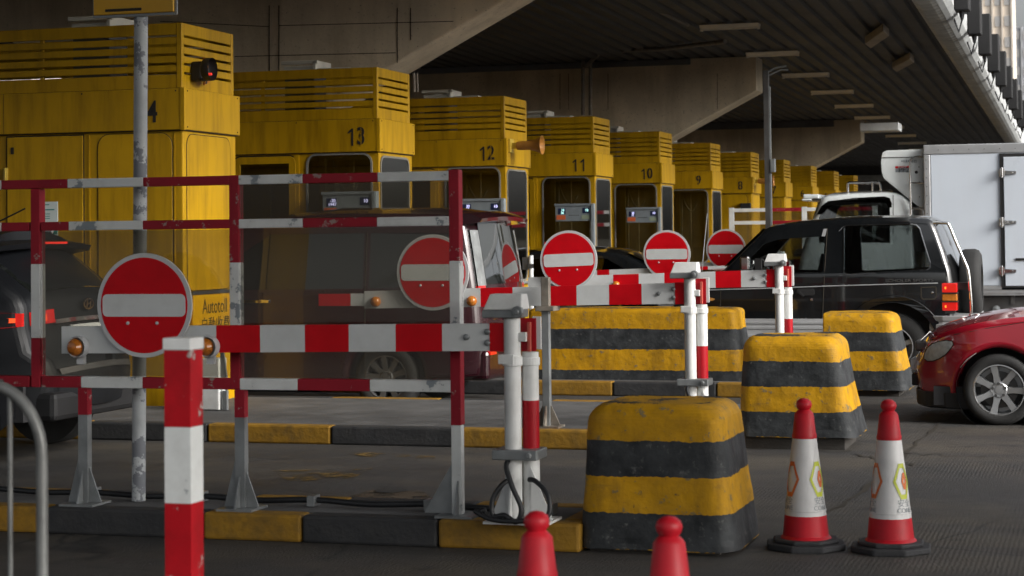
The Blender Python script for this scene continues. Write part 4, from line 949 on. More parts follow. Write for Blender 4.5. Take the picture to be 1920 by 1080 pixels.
# ------------------------------------------------------------------ cones
def cone(label, x, y, s=1., rz=0., sleeve=True):
    r = empty('traffic_cone', (x, y, 0), label, 'traffic cone', 'red and white traffic cones')
    b = MB(); b.plate(circle(x, y, .205, 8, pi/8+rz), [], 0, .032, plane='xy'); b.plate(circle(x, y, .17, 8, pi/8+rz), [], .032, .052, plane='xy'); b.build('base', 'conebase', r, bevel=.008)
    def R(z): return .115-(z-.05)/.62*.07
    prof = [(.126, .05), (.122, .058), (R(.07), .066), (R(.165), .165)]
    b = MB(); b.lathe((x, y, 0), prof, 'z', 40)
    b.lathe((x, y, 0), [(R(.165), .165), (R(.54), .54)], 'z', 40, m=1, cap=False)
    b.lathe((x, y, 0), [(R(.19)+.002, .186), (R(.19)+.003, .19), (R(.19)+.002, .194)], 'z', 40, m=1, cap=False)
    b.lathe((x, y, 0), [(R(.54), .54), (R(.555)+.003, .553), (R(.565), .566), (R(.66), .66), (.037, .672), (.028, .68), (.036, .692), (.039, .706), (.034, .722), (.02, .733), (.004, .737)], 'z', 40, m=0)
    b.build('cone_body', ['conered', 'conewhite'], r, smooth=35)
    if sleeve:
        # chevron hexagon marks wrapped round the sleeve
        def wrap(p, off=.0025): return [(x+(R(z)+off)*sin(a), y-(R(z)+off)*cos(a), z) for a, z in p]
        def ring(a0, z0, w, h, t, m, half):
            q = MB(); n = 6
            outer = [(-w, 0), (-w*.35, h), (w*.35, h), (w, 0), (w*.35, -h), (-w*.35, -h)]
            for i in range(6):
                if half == 'l' and i in (2, 3): continue
                if half == 'r' and i in (0, 5): continue
                p, s_ = outer[i], outer[(i+1) % 6]
                for k in range(n):
                    u, v_ = k/n, (k+1)/n
                    A = [(p[0]+(s_[0]-p[0])*q_, p[1]+(s_[1]-p[1])*q_) for q_ in (u, v_)]
                    q.add(wrap([(a0+A[0][0], z0+A[0][1]), (a0+A[1][0], z0+A[1][1]), (a0+A[1][0]*t, z0+A[1][1]*t), (a0+A[0][0]*t, z0+A[0][1]*t)]), [(0, 1, 2, 3)])
            return q
        ring(.85+rz, .345, .62, .085, .74, 'lime', 'n').build('print', 'lime', r); ring(.98+rz, .345, .22, .04, .3, 'orange', 'n').build('print', 'orange', r)
        ring(-1.0+rz, .345, .62, .085, .74, 'orange', 'n').build('print', 'orange', r)
        # two rows of small grey print under the marks, bent round the sleeve
        for a0 in (.85+rz, -1.15+rz):
            for row, (z, st) in enumerate(((.238, '安全'), (.205, 'CONE'))):
                t = text('lettering', st, .04 if row == 0 else .032, 'disp', (0, 0, 0), Matrix.Identity(3), None, .0004)
                for v in t.data.vertices:
                    a = a0+v.co.x/R(z); zz = z+v.co.y; rad = R(zz)+.0018+v.co.z
                    v.co = Vector((rad*sin(a), -rad*cos(a), zz))
                t.parent = r; ORG[t.name] = ORG[r.name]
    return r
cone('right-hand whole cone standing on the road near the red car', -1.022, 9.78, rz=.06)
cone('left-hand whole cone standing in front of the middle lane block', -1.435, 9.78, rz=.18)
cone('cone cut by the photo bottom edge, left one of the two, near the gate cables', at(1006, 960, 5.62).x, 5.62, sleeve=False)
cone('cone cut by the photo bottom edge, right one in front of the near block', at(1254, 957, 5.60).x, 5.60, sleeve=False)

# ------------------------------------------------------------------ posts, poles, crowd rail
y = 5.4; x = at(332, 700, y).x; w = .043
r = empty('square_post', (x, y, 0), 'near square red and white post in front of the round sign', 'post')
b = MB()
for z0, z1, m in ((0.02, .38, 0), (.38, .757, 1), (.757, .985, 0), (.985, 1.215, 1)): b.box(x-w, x+w, y, y+2*w, z0+.0005, z1, m)
b.build('post', ['whitechip', 'postred'], r)
b = MB(); b.box(x-w-.004, x+w+.004, y-.004, y+2*w+.004, 1.215, 1.252); b.build('cap', 'white', r, bevel=.004)
b = MB(); b.box(x-.1, x+.1, y-.06, y+.146, 0, .019); b.build('base_plate', 'galv', r)
# crowd barrier at the left edge
y = 5.0
r = empty('crowd_barrier', (-3.6, y, 0), 'bent grey tube crowd barrier at the left edge', 'crowd barrier')
c0 = at(4, 722, y); c1 = at(62, 780, y); c2 = at(86, 880, y)
xr, zt = at(79, 960, y).x, c0.z
b = MB(); pth = [(-5.2, y, zt)]+[(-3.028, y, zt)]+[(xr-.17+.17*sin(a), y, zt-.2+.2*cos(a)) for a in [pi/2*i/10 for i in range(1, 11)]]+[(xr, y, .1)]
b.tube(pth, .017, 12); b.tube([(xr, y, .22), (-5.2, y, .22)], .014, 10); b.build('frame', 'railtube', r, smooth=50)
xb = at(19, 900, y).x
for k in range(7):
    b = MB(); b.cyl((xb-k*.12, y, .235), (xb-k*.12, y, zt-.016), .008, n=8); b.build('bar', 'railtube', r, smooth=50)
b = MB(); b.tube([(xr, y-.3, .012), (xr, y, .09), (xr, y+.3, .012)], .014, 8); b.build('foot', 'railtube', r)
# sign pole at the left
x, y = -5.0, 9.72
r = empty('sign_pole', (x, y, 0), 'peeling grey pole carrying a yellow sign cut by the photo top', 'sign pole')
b = MB(); b.cyl((-5.045, y, .14), (-5.012, y, 3.1), .037, n=24); b.build('pole', 'oldpole', r, smooth=40)
pA, pB = at(172, 26, y-.08), at(322, 24, y-.08)
b = MB(); b.box(pA.x, pB.x, y-.062, y-.045, 2.785, 3.35); o = b.build('sign_panel', 'signyellow', r, bevel=.004)
b = MB(); b.plate(grow([(pA.x, 2.785), (pB.x, 2.785), (pB.x, 3.35), (pA.x, 3.35)], .012), [], y-.044, y-.03)
b.box(pA.x, pB.x, y-.05, y-.02, 2.77, 2.784); b.build('frame', 'galv', o)
b = MB(); b.plate(rrect(-5.2, -4.98, 2.80, 2.815, .005), [], y-.0645, y-.0622); b.build('print', 'numeral', o)
b = MB(); b.box(-5.07, -4.96, y-.03, y+.045, 2.86, 2.90); b.build('clamp', 'galv', r)
# tall grey post with a bracket inside the plaza
y = 30.2; p0, p1 = at(1441, 390, y), at(1438.5, 132, y)
r = empty('lamp_post', (p0.x, y, 0), 'tall slim grey post with folded arm between booths 8 and 7', 'post')
b = MB(); b.box(p0.x-.045, p0.x+.03, y-.045, y+.045, .14, p1.z, 0); b.box(p0.x+.031, p0.x+.052, y-.03, y+.03, .14, p1.z-.25, 1); b.build('post', ['steel', 'galv'], r)
b = MB(); b.tube([at(1438, 136, y), at(1452, 128, y), at(1474, 124, y)], .014); b.tube([at(1440, 142, y), at(1464, 131, y), at(1478, 131, y)], .012); b.build('arm', 'galv', r)
q = at(1446, 308, y); b = MB(); b.box(q.x-.0, q.x+.06, y-.06, y+.06, q.z-.12, q.z+.08); b.build('junction_box', 'galv', r)
# white cabinet and bracket standing by booth 14
y = 15.05; a, c = at(374, 770, y), at(410, 672, y)
r = empty('white_cabinet', ((a.x+c.x)/2, y, 0), 'small white cabinet with grey bracket below the yellow lettered board of booth 14', 'cabinet')
b = MB(); b.box(a.x, c.x, y, y+.16, .14, c.z); b.build('cabinet', 'white', r, bevel=.01)
b = MB(); b.plate([(c.x, c.z+.05), (c.x, c.z-.15), (c.x+.05, c.z-.28), (c.x+.07, c.z-.25), (c.x+.03, c.z+.05)], [], y+.03, y+.05); b.box(c.x+.02, c.x+.06, y+.02, y+.06, .14, .3); b.build('bracket', 'galv', r)
# small posts between the lanes beyond the second sign
y = 22.5
a = at(996, 540, y); q = at(996, 479, y)
r = empty('bollard', (a.x, y, 0), 'small white post right of the maroon van rear', 'post')
b = MB(); b.cyl((a.x, y, .0), (a.x, y, q.z), .03, n=14); b.build('post', 'white', r, smooth=40)
b = MB(); b.box(a.x-.1, a.x-.032, y-.02, y+.03, q.z-.17, q.z-.02); b.box(a.x-.03, a.x+.04, y-.035, y-.03, q.z-.15, q.z-.10); b.build('box', 'steel', r)
# ------------------------------------------------------------------ vehicles
def car_shell(mb, pts, holes, Yn, Yf, S, r=.06, across=8, crown=.02, m=0, step=.14, K_=5, rim=.035):
    """car body from a side outline (x, z; counter-clockwise): rounded along the outline, side surfaces bent by S(x, z)"""
    def area(p): return sum(p[i-1][0]*p[i][1]-p[i][0]*p[i-1][1] for i in range(len(p)))
    if area(pts) < 0: pts = pts[::-1]
    loops = []
    for k in range(K_+1):
        th = pi/2*k/K_; loops.append((grow(pts, -r*(1-cos(th))) if k else list(pts), r*(1-sin(th))))
    n = len(pts)
    for side in (0, 1):
        def yy(x, z, ins): return Yn+S(x, z)+ins if side == 0 else Yf-S(x, z)-ins
        for (la, ia), (lb, ib) in zip(loops[:-1], loops[1:]):
            vs = [(x, yy(x, z, ia), z) for x, z in la]+[(x, yy(x, z, ib), z) for x, z in lb]
            mb.add(vs, [(i, (i+1) % n, n+(i+1) % n, n+i) for i in range(n)], m)
        allL = [loops[-1][0]]+[h[::-1] if area(h) > 0 else h for h in holes]
        flat = [p for l in allL for p in l]; tri = fill2d(allL)
        bm = bmesh.new(); V = [bm.verts.new((x, 0, z)) for x, z in flat]
        for t in tri:
            try: bm.faces.new([V[i] for i in t])
            except ValueError: pass
        xs = [p[0] for p in pts]; zs = [p[1] for p in pts]
        for lo, hi, nn in ((min(xs), max(xs), Vector((1, 0, 0))), (min(zs), max(zs), Vector((0, 0, 1)))):
            c = lo+step
            while c < hi-.02:
                bmesh.ops.bisect_plane(bm, geom=list(bm.verts)+list(bm.edges)+list(bm.faces), plane_co=nn*c, plane_no=nn); c += step if nn.x else step*.6
        bm.verts.index_update()
        mb.add([(v.co.x, yy(v.co.x, v.co.z, 0), v.co.z) for v in bm.verts], [[v.index for v in f.verts] for f in bm.faces], m)
        bm.free()
        for h in holes:
            k = len(h); d = rim if side == 0 else -rim
            vs = [(x, yy(x, z, 0), z) for x, z in h]+[(x, yy(x, z, 0)+d, z) for x, z in h]
            mb.add(vs, [(i, (i+1) % k, k+(i+1) % k, k+i) for i in range(k)], m)
    L0 = loops[0][0]; vs = []
    for t in range(across+1):
        f = t/across
        for i, (x, z) in enumerate(L0):
            a, b = Vector(L0[i-1]), Vector(L0[(i+1) % n]); e = (b-a)
            e = e.normalized() if e.length > 1e-9 else Vector((1, 0)); nx, nz = e.y, -e.x
            ya, yb = Yn+S(x, z)+r, Yf-S(x, z)-r; c = crown*4*f*(1-f) if nz > -.5 else 0
            vs.append((x+nx*c, ya+(yb-ya)*f, z+nz*c))
    mb.add(vs, [(t*n+i, t*n+(i+1) % n, (t+1)*n+(i+1) % n, (t+1)*n+i) for t in range(across) for i in range(n)], m)
def side_patch(mb, loop, holes, Yn, S, d0, d1, m=0, far=None):
    """a plate lying on the curved side of a car, from d0 to d1 outside (negative = proud) of the near side"""
    loops = [loop]+[h[::-1] for h in holes]; flat = [p for l in loops for p in l]; tri = fill2d(loops); n = len(flat)
    def y(x, z, d): return (Yn+S(x, z)+d) if far is None else (far-S(x, z)-d)
    vs = [(x, y(x, z, d0), z) for x, z in flat]+[(x, y(x, z, d1), z) for x, z in flat]
    fs = [tuple(t) for t in tri]+[tuple(i+n for i in t[::-1]) for t in tri]; o = 0
    for l in loops:
        k = len(l); fs += [(o+i, o+(i+1) % k, n+o+(i+1) % k, n+o+i) for i in range(k)]; o += k
    mb.add(vs, fs, m)
def side_lens(mb, loop, Yn, S, proud, bulge, m=0):
    '''a lens that follows the curved side, in rings from its outline to its middle'''
    n = len(loop); cx = sum(p[0] for p in loop)/n; cz = sum(p[1] for p in loop)/n; vs = []; R = (1, .93, .8, .6, .4, .2)
    for k in R:
        for x, z in loop:
            a, b = cx+(x-cx)*k, cz+(z-cz)*k; vs.append((a, Yn+S(a, b)-proud-bulge*(1-k*k), b))
    vs += [(x, Yn+S(x, z)+.03, z) for x, z in loop]; c = len(vs); vs.append((cx, Yn+S(cx, cz)-proud-bulge, cz)); q = len(R)
    fs = [(i*n+j, i*n+(j+1) % n, (i+1)*n+(j+1) % n, (i+1)*n+j) for i in range(q-1) for j in range(n)]
    fs += [((q-1)*n+j, (q-1)*n+(j+1) % n, c) for j in range(n)]+[(j, (j+1) % n, q*n+(j+1) % n, q*n+j) for j in range(n)]
    mb.add(vs, fs, m)
def side_line(mb, path, Yn, S, r=.004, d=0., m=0):
    P = []
    for (a, b), (c, e) in zip(path[:-1], path[1:]):
        k = max(1, int(math.hypot(c-a, e-b)/.12))
        P += [(a+(c-a)*i/k, b+(e-b)*i/k) for i in range(k)]
    P.append(path[-1]); mb.tube([(x, Yn+S(x, z)+d, z) for x, z in P], r, 6, m)
def wheel(parent, x, y, z, R, w, rim, style='steel', spokes=7, a0=.3, rm='alloy'):
    """wheel facing -Y with its outer face at y; tyre is a sub-part"""
    b = MB()
    b.lathe((x, y, z), [(rim*.99, .03), (rim, -.002), (rim*.955, -.004), (rim*.93, .015), (rim*.88, w*.6), (.02, w*.6)], 'y', 48, cap=False)
    if style == 'alloy':
        for k in range(spokes):
            a = a0+2*pi*k/spokes; d = Vector((cos(a), 0, sin(a))); t = Vector((-sin(a), 0, cos(a))); c = Vector((x, y, z))
            def q(rr, ww, dy): return [c+d*rr-t*ww+Vector((0, dy, 0)), c+d*rr+t*ww+Vector((0, dy, 0))]
            A, B, C_ = q(.045, .030, .018), q(rim*.55, .021, .012), q(rim*.95, .027, .004)
            A2, B2, C2 = q(.045, .034, .06), q(rim*.55, .026, .06), q(rim*.95, .032, .06)
            b.add(A+B+C_+A2+B2+C2, [(0, 1, 3, 2), (2, 3, 5, 4), (0, 2, 8, 6), (2, 4, 10, 8), (1, 7, 9, 3), (3, 9, 11, 5)])
        b.lathe((x, y+.012, z), [(.072, .05), (.070, .008), (.055, -.004), (.034, -.002), (.032, -.008), (.004, -.009)], 'y', 30)
    elif style == 'steel':
        b.lathe((x, y+.01, z), [(rim*.88, .06), (rim*.8, .02), (rim*.55, .012), (rim*.4, -.01), (.004, -.02)], 'y', 40)
        for k in range(8):
            a = 2*pi*k/8; b.lathe((x+rim*.68*cos(a), y+.024, z+rim*.68*sin(a)), [(.022, -.003), (.02, -.006)], 'y', 8)
    o = b.build('wheel', rm, parent, smooth=35)
    if style == 'alloy':
        b = MB()
        for k in range(5):
            a = a0+.4+2*pi*k/5; b.lathe((x+.052*cos(a), y+.003, z+.052*sin(a)), [(.012, .01), (.012, -.002), (.006, -.002)], 'y', 10)
        b.lathe((x, y, z), [(rim*.72, .075), (rim*.72, .085), (.03, .085)], 'y', 30); b.build('lug_and_disc', 'steel', o)
    t = MB(); k = R-rim
    t.lathe((x, y, z), [(rim*.985, .03), (rim*.99, 0), (rim+k*.25, -.012), (rim+k*.7, -.010), (rim+k*.93, .006), (R, .03), (R, w-.03), (rim+k*.9, w-.005), (rim, w-.01)], 'y', 56, cap=False)
    for j in range(3): 
        yy = .05+j*(w-.1)/2
        t.lathe((x, y+yy, z), [(R+.0, -.012), (R+.004, -.01), (R+.004, .01), (R, .012)], 'y', 56, cap=False)
    t.build('tyre', 'tyre', o, smooth=40)
    return o
def panes(r, loops, Yn, Yf, S, m, d=.010):
    def ccw(h): return h[::-1] if sum(h[i-1][0]*h[i][1]-h[i][0]*h[i-1][1] for i in range(len(h))) < 0 else h
    for h in loops:
        for far in (None, Yf):
            b = MB(); side_patch(b, grow(ccw(h), .012), [], Yn, S, d, d+.004, far=far); b.build('side_window', m, r)
def seats(mb, spots, z0, Yn, w=.42):
    for x, y in spots:
        mb.box(x-.25, x+.2, y-w/2, y+w/2, z0, z0+.22); mb.hexa([(x+a, yy, z) for z, a0 in ((z0+.22, .12), (z0+.72, .24)) for yy in (y-w/2+.02, y+w/2-.02) for a in (a0, a0+.12)])
        mb.hexa([(x+a, yy, z) for z, a0 in ((z0+.76, .27), (z0+.95, .30)) for yy in (y-.12, y+.12) for a in (a0, a0+.09)])

# ---- black off-roader -------------------------------------------------------
def offroader():
    Yn, Yf = 21.0, 22.66
    r = empty('off_roader', (-3.2, Yn, 0), 'glossy black three-door off-roader with spare wheel on its tail', 'car')
    def S(x, z): return (.0 if z < 1.12 else (z-1.12)*.16) + .10*max(0, (-4.35-x)/.75)**2 + .06*max(0, (x+2.0)/.5)**2 + .015*abs(z-.85)
    def P(px, py): return xz(px, py, Yn)
    pts = [(-5.06, .40), (-5.03, .38)]+arc(-4.56, .36, .46, 178, 2, 14)+[(-4.05, .36), (-2.64, .36)]+arc(-2.14, .36, .47, 178, 2, 14)+[(-1.64, .45), (-1.53, .46), (-1.515, .62), (-1.51, .85), P(1785, 530), P(1781, 505), P(1770, 470), P(1757, 435), P(1750, 420), P(1746, 414), P(1738, 409.5),
           P(1700, 407), P(1600, 408.5), P(1500, 416.5), P(1462, 421), P(1440, 425), P(1430, 430), P(1355, 506), (-4.0, 1.155), (-4.6, 1.12), (-4.98, 1.06), (-5.08, 1.0), (-5.12, .85), (-5.12, .5)]
    fw = [P(1381, 511), P(1440, 447), P(1452, 440), P(1475, 436), P(1541, 431), P(1545, 435), P(1543, 508), P(1540, 511)]
    rw = [P(1588, 513), P(1583, 511), P(1581, 427), P(1585, 424), P(1705, 421), P(1716, 423), P(1722, 429), P(1742, 492), P(1742, 501), P(1736, 505)]
    b = MB(); car_shell(b, pts, [fw, rw], Yn, Yf, S, .055, crown=.03)
    body = b.build('body', 'carblack', r, smooth=38)
    panes(r, (fw, rw), Yn, Yf, S, 'carglass')
    b = MB(); ring = rw[::-1] if sum(rw[i-1][0]*rw[i][1]-rw[i][0]*rw[i-1][1] for i in range(len(rw))) < 0 else rw
    side_patch(b, grow(ring, .014), [grow(ring, .004)], Yn, S, -.004, .004); b.build('window_trim', 'chrome', r)
    # smoked visor over the door window
    v = [P(1425, 460), P(1440, 443), P(1452, 436), P(1475, 432), P(1547, 427), P(1547, 443), P(1480, 447), P(1455, 450), P(1440, 455)]
    b = MB(); side_patch(b, v[::-1], [], Yn, S, -.022, -.016); b.build('window_visor', 'carblack', r)
    b = MB(); side_patch(b, [P(1543, 429), P(1549, 429), P(1546, 443), P(1539, 443)][::-1], [], Yn, S, -.026, -.0222); b.build('visor_end', 'silver', r)
    # chrome waist strip, seams, handle, lock
    b = MB(); side_line(b, [P(1320, 544), P(1460, 540), P(1550, 536.5), P(1690, 532.5), P(1758, 531)], Yn, S, .006, -.002); side_line(b, [P(1571, 433.5), P(1580, 424)], Yn, S, .002); b.build('waist_strip', 'silver', r)
    b = MB(); side_line(b, [P(1549, 428), P(1546, 500), P(1542, 597)], Yn, S, .005, .001); b.build('door_seam', 'seam', r); b = MB(); side_line(b, [P(1352, 512), P(1350, 595)], Yn, S, .004, .001); b.build('door_seam', 'seam', r)
    b = MB(); side_patch(b, rrect(*[P(1494, 555)[0], P(1527, 542)[0]], *sorted([P(1494, 554)[1], P(1494, 541)[1]]), .025), [], Yn, S, -.012, .002); side_patch(b, [P(1496, 549), P(1506, 556), P(1509, 555), P(1500, 546)], [], Yn, S, -.03, -.012); b.build('door_handle', 'black', r, bevel=.004)
    b = MB(); q = P(1522, 562); b.lathe((q[0], Yn+S(*q), q[1]), [(.016, .0), (.014, -.008), (.004, -.009)], 'y', 12); q = P(1748, 549); b.lathe((q[0], Yn+S(*q), q[1]), [(.014, .0), (.012, -.006), (.004, -.007)], 'y', 12); b.build('lock', 'chrome', r)
    fl = [P(1726, 538), P(1754, 537), P(1756, 541), P(1756, 558), P(1752, 562), P(1730, 562), P(1726, 558)]
    b = MB(); side_patch(b, fl, [grow(fl[::-1], -.012)[::-1]], Yn, S, -.002, .002); b.build('fuel_flap', 'seam', r)
    b = MB(); e = P(1329, 561); side_patch(b, [(e[0]+.065*cos(t), e[1]+.018*sin(t)) for t in [2*pi*i/20 for i in range(20)]], [], Yn, S, -.006, .002); b.build('side_badge', 'horn', r)
    # flares, cladding, bumper
    for cx in (-2.14, -4.56):
        b = MB(); side_patch(b, arc(cx, .36, .545, 165, 14, 20)+arc(cx, .36, .465, 8, 172, 20), [], Yn, S, -.045, .02); b.build('wheel_flare', 'carblack', r, bevel=.018, seg=3)
    b = MB(); b.box(-4.07, -2.62, Yn-.012, Yn+.2, .34, .655); 
    for z in (.46, .545, .6): b.box(-4.06, -2.63, Yn-.02, Yn-.0121, z, z+.03)
    b.build('sill_cladding', 'silver', r, bevel=.01)
    b = MB()
    lo = [(-1.76, Yn+.0), (-1.62, Yn-.035), (-1.42, Yn-.02), (-1.33, Yn+.08), (-1.30, Yn+.25), (-1.30, Yf-.25), (-1.33, Yf-.08), (-1.45, Yf), (-1.76, Yf)]
    zs = [.42, .50, .505, .53, .535, .60, .605, .63, .635, .685]; off = [.0, .0, .012, .012, 0, 0, .012, .012, 0, -.015]
    for z, o_ in zip(zs, off):
        b.v += [(x-(o_ if x > -1.4 else 0)*1., yv+(o_ if yv < Yn+.5 else -o_), z) for x, yv in lo]
    k = len(lo); b.f += [(i*k+j, i*k+(j+1) % k, (i+1)*k+(j+1) % k, (i+1)*k+j) for i in range(len(zs)-1) for j in range(k)]+[tuple(range((len(zs)-1)*k, len(zs)*k)), tuple(range(k))[::-1]]; b.m = [0]*len(b.f)
    b.build('rear_bumper', 'silver', r, bevel=.012)
    # tail lamp
    for y0, y1 in ((Yn+.03, Yn+.19), (Yf-.19, Yf-.03)):
        b = MB()
        for a, c, m in ((583, 566, 0), (565, 551, 1), (549, 531, 0)):
            z0, z1 = P(1780, a)[1], P(1780, c)[1]; b.box(-1.63, -1.475, y0, y1, z0, z1, m)
        o = b.build('tail_lamp', ['redlens', 'amber'], r, bevel=.01)
        b = MB(); b.box(-1.70, -1.50, y0+.01, y1-.01, .71, 1.03); b.build('lamp_housing', 'black', o)
        b = MB()
        for a in (575, 540):
            q = P(1772, a); b.box(-1.60, -1.585, y0-.004, y0-.001, q[1]-.012, q[1]+.012)
        b.build('bulb', 'orangelit', o)
        b = MB()
        for a in (566, 549.8): b.box(-1.635, -1.47, y0-.008, y1+.006, xz(1780, a, Yn)[1]-.006, xz(1780, a, Yn)[1]+.006)
        b.build('lamp_guard', 'black', o)
    # tail door glass, guard tubes, spare wheel
    b = MB(); A, B = Vector((-1.765, 0, 1.60)), Vector((-1.575, 0, 1.12)); 
    b.add([(q.x+.035, y, q.z) for q in (A, B) for y in (Yn+.22, Yf-.22)], [(0, 1, 3, 2)]); b.build('rear_window', 'mirrorglass', r)
    g = MB()
    for yo in (Yn+.16, Yn+.40): g.tube(smoothpath([at(1748, 418, yo), at(1772, 418, yo), at(1779, 422, yo), at(1790, 448, yo), at(1808, 490, yo), at(1815, 508, yo), at(1819, 545, yo), at(1821, 585, yo), at(1814, 598, yo)], 5), .017, 10)
    for px, py in ((1795, 462), (1806, 487), (1816, 530), (1820, 570)): g.tube([at(px, py, Yn+.16), at(px, py, Yn+.40)], .012, 8)
    g.build('rear_ladder', 'chrome', r, smooth=50)
    b = MB(); c = (-1.40, 21.95, 1.01)
    b.lathe(c, [(.19, 0), (.30, -.10), (.345, -.085), (.362, -.05), (.365, .06), (.35, .10), (.31, .125), (.2, .13), (.19, .05)], 'x', 48, cap=False); sp = b.build('spare_wheel', 'tyre', r, smooth=40)
    b = MB(); b.lathe(c, [(.30, .0), (.22, .08), (.1, .09), (.01, .09)], 'x', 30); b.box(-1.62, -1.4, 21.8, 22.1, .9, 1.1); b.build('carrier', 'steel', sp)
    b = MB(); b.box(-1.55, -1.36, Yn+.19, Yn+.33, .955, 1.03); b.build('hinge', 'black', r)
    # mirrors on the wing and the door, aerial
    b = MB(); q0 = at(1397, 503, Yn-.12); b.box(q0.x-.05, q0.x+.05, Yn-.16, Yn-.05, q0.z-.03, q0.z+.13); o = b.build('wing_mirror', 'chrome', r, bevel=.02)
    b = MB(); c0 = at(1437, 488, Yn-.05); b.tube(smoothpath([at(1442, 508, Yn), at(1432, 490, Yn-.1), at(1428, 484, Yn-.12), at(1441, 481, Yn-.12), at(1448, 492, Yn-.05), at(1450, 508, Yn)], 6), .012, 8); b.box(at(1420, 495, Yn).x, at(1432, 495, Yn).x, Yn-.16, Yn-.1, c0.z-.1, c0.z+.02); b.build('door_mirror', 'black', r)
    b = MB(); b.tube([at(1316, 508, Yn+.1), at(1326, 400, Yn+.1)], .004, 6); b.build('aerial', 'silver', r)
    # windscreen and hood glass
    b = MB(); A, B = Vector(xz(1432, 432, Yn)), Vector(xz(1358, 504, Yn)); b.add([(q[0]-.04, y, q[1]+.02) for q in (A, B) for y in (Yn+.2, Yf-.2)], [(0, 1, 3, 2)]); b.build('windscreen', 'mirrorglass', r)
    b = MB(); b.box(-5.13, -5.09, Yn+.3, Yf-.3, .62, .95); b.build('grille', 'black', r)
    for y in (Yn+.2, Yf-.35):
        b = MB(); b.box(-5.125, -5.08, y, y+.15, .75, .95); b.build('headlight', 'lampglass', r, bevel=.01)
    b = MB(); b.box(-5.2, -5.0, Yn+.02, Yf-.02, .42, .62); b.build('front_bumper', 'silver', r, bevel=.04)
    b = MB(); seats(b, [(-3.15, Yn+.45), (-3.15, Yf-.45)], .62, Yn); b.box(-2.6, -1.75, Yn+.15, Yf-.15, .62, 1.10); b.box(-3.85, -3.62, Yn+.15, Yf-.15, .8, 1.12); b.box(-5, -1.55, Yn+.12, Yf-.12, .4, .62)
    b.tube([(-3.62+.06*cos(t), Yf-.45+.17*sin(t), 1.13+.17*cos(t)) for t in [2*pi*i/18 for i in range(18)]], .014, 6, closed=True); b.build('interior', 'carin', r)
    b = MB(); c1 = P(1705, 526)
    text('lettering', 'SCHOLER SPORTS', .04, 'steel', (c1[0]-.0, Yn+S(*c1)-.003, c1[1]), FACE_FRONT, r, .001, sx=1.55)
    for x in (-2.14, -4.56): wheel(r, x, Yn+.02, .36, .36, .24, .21, 'alloy', 6)
    for x in (-2.14, -4.56): 
        b = MB(); b.lathe((x, Yf-.26, .36), [(.2, 0), (.35, 0), (.36, .03), (.36, .21), (.35, .24), (.2, .24)], 'y', 36); b.build('wheel', 'tyre', r, smooth=40)
offroader()

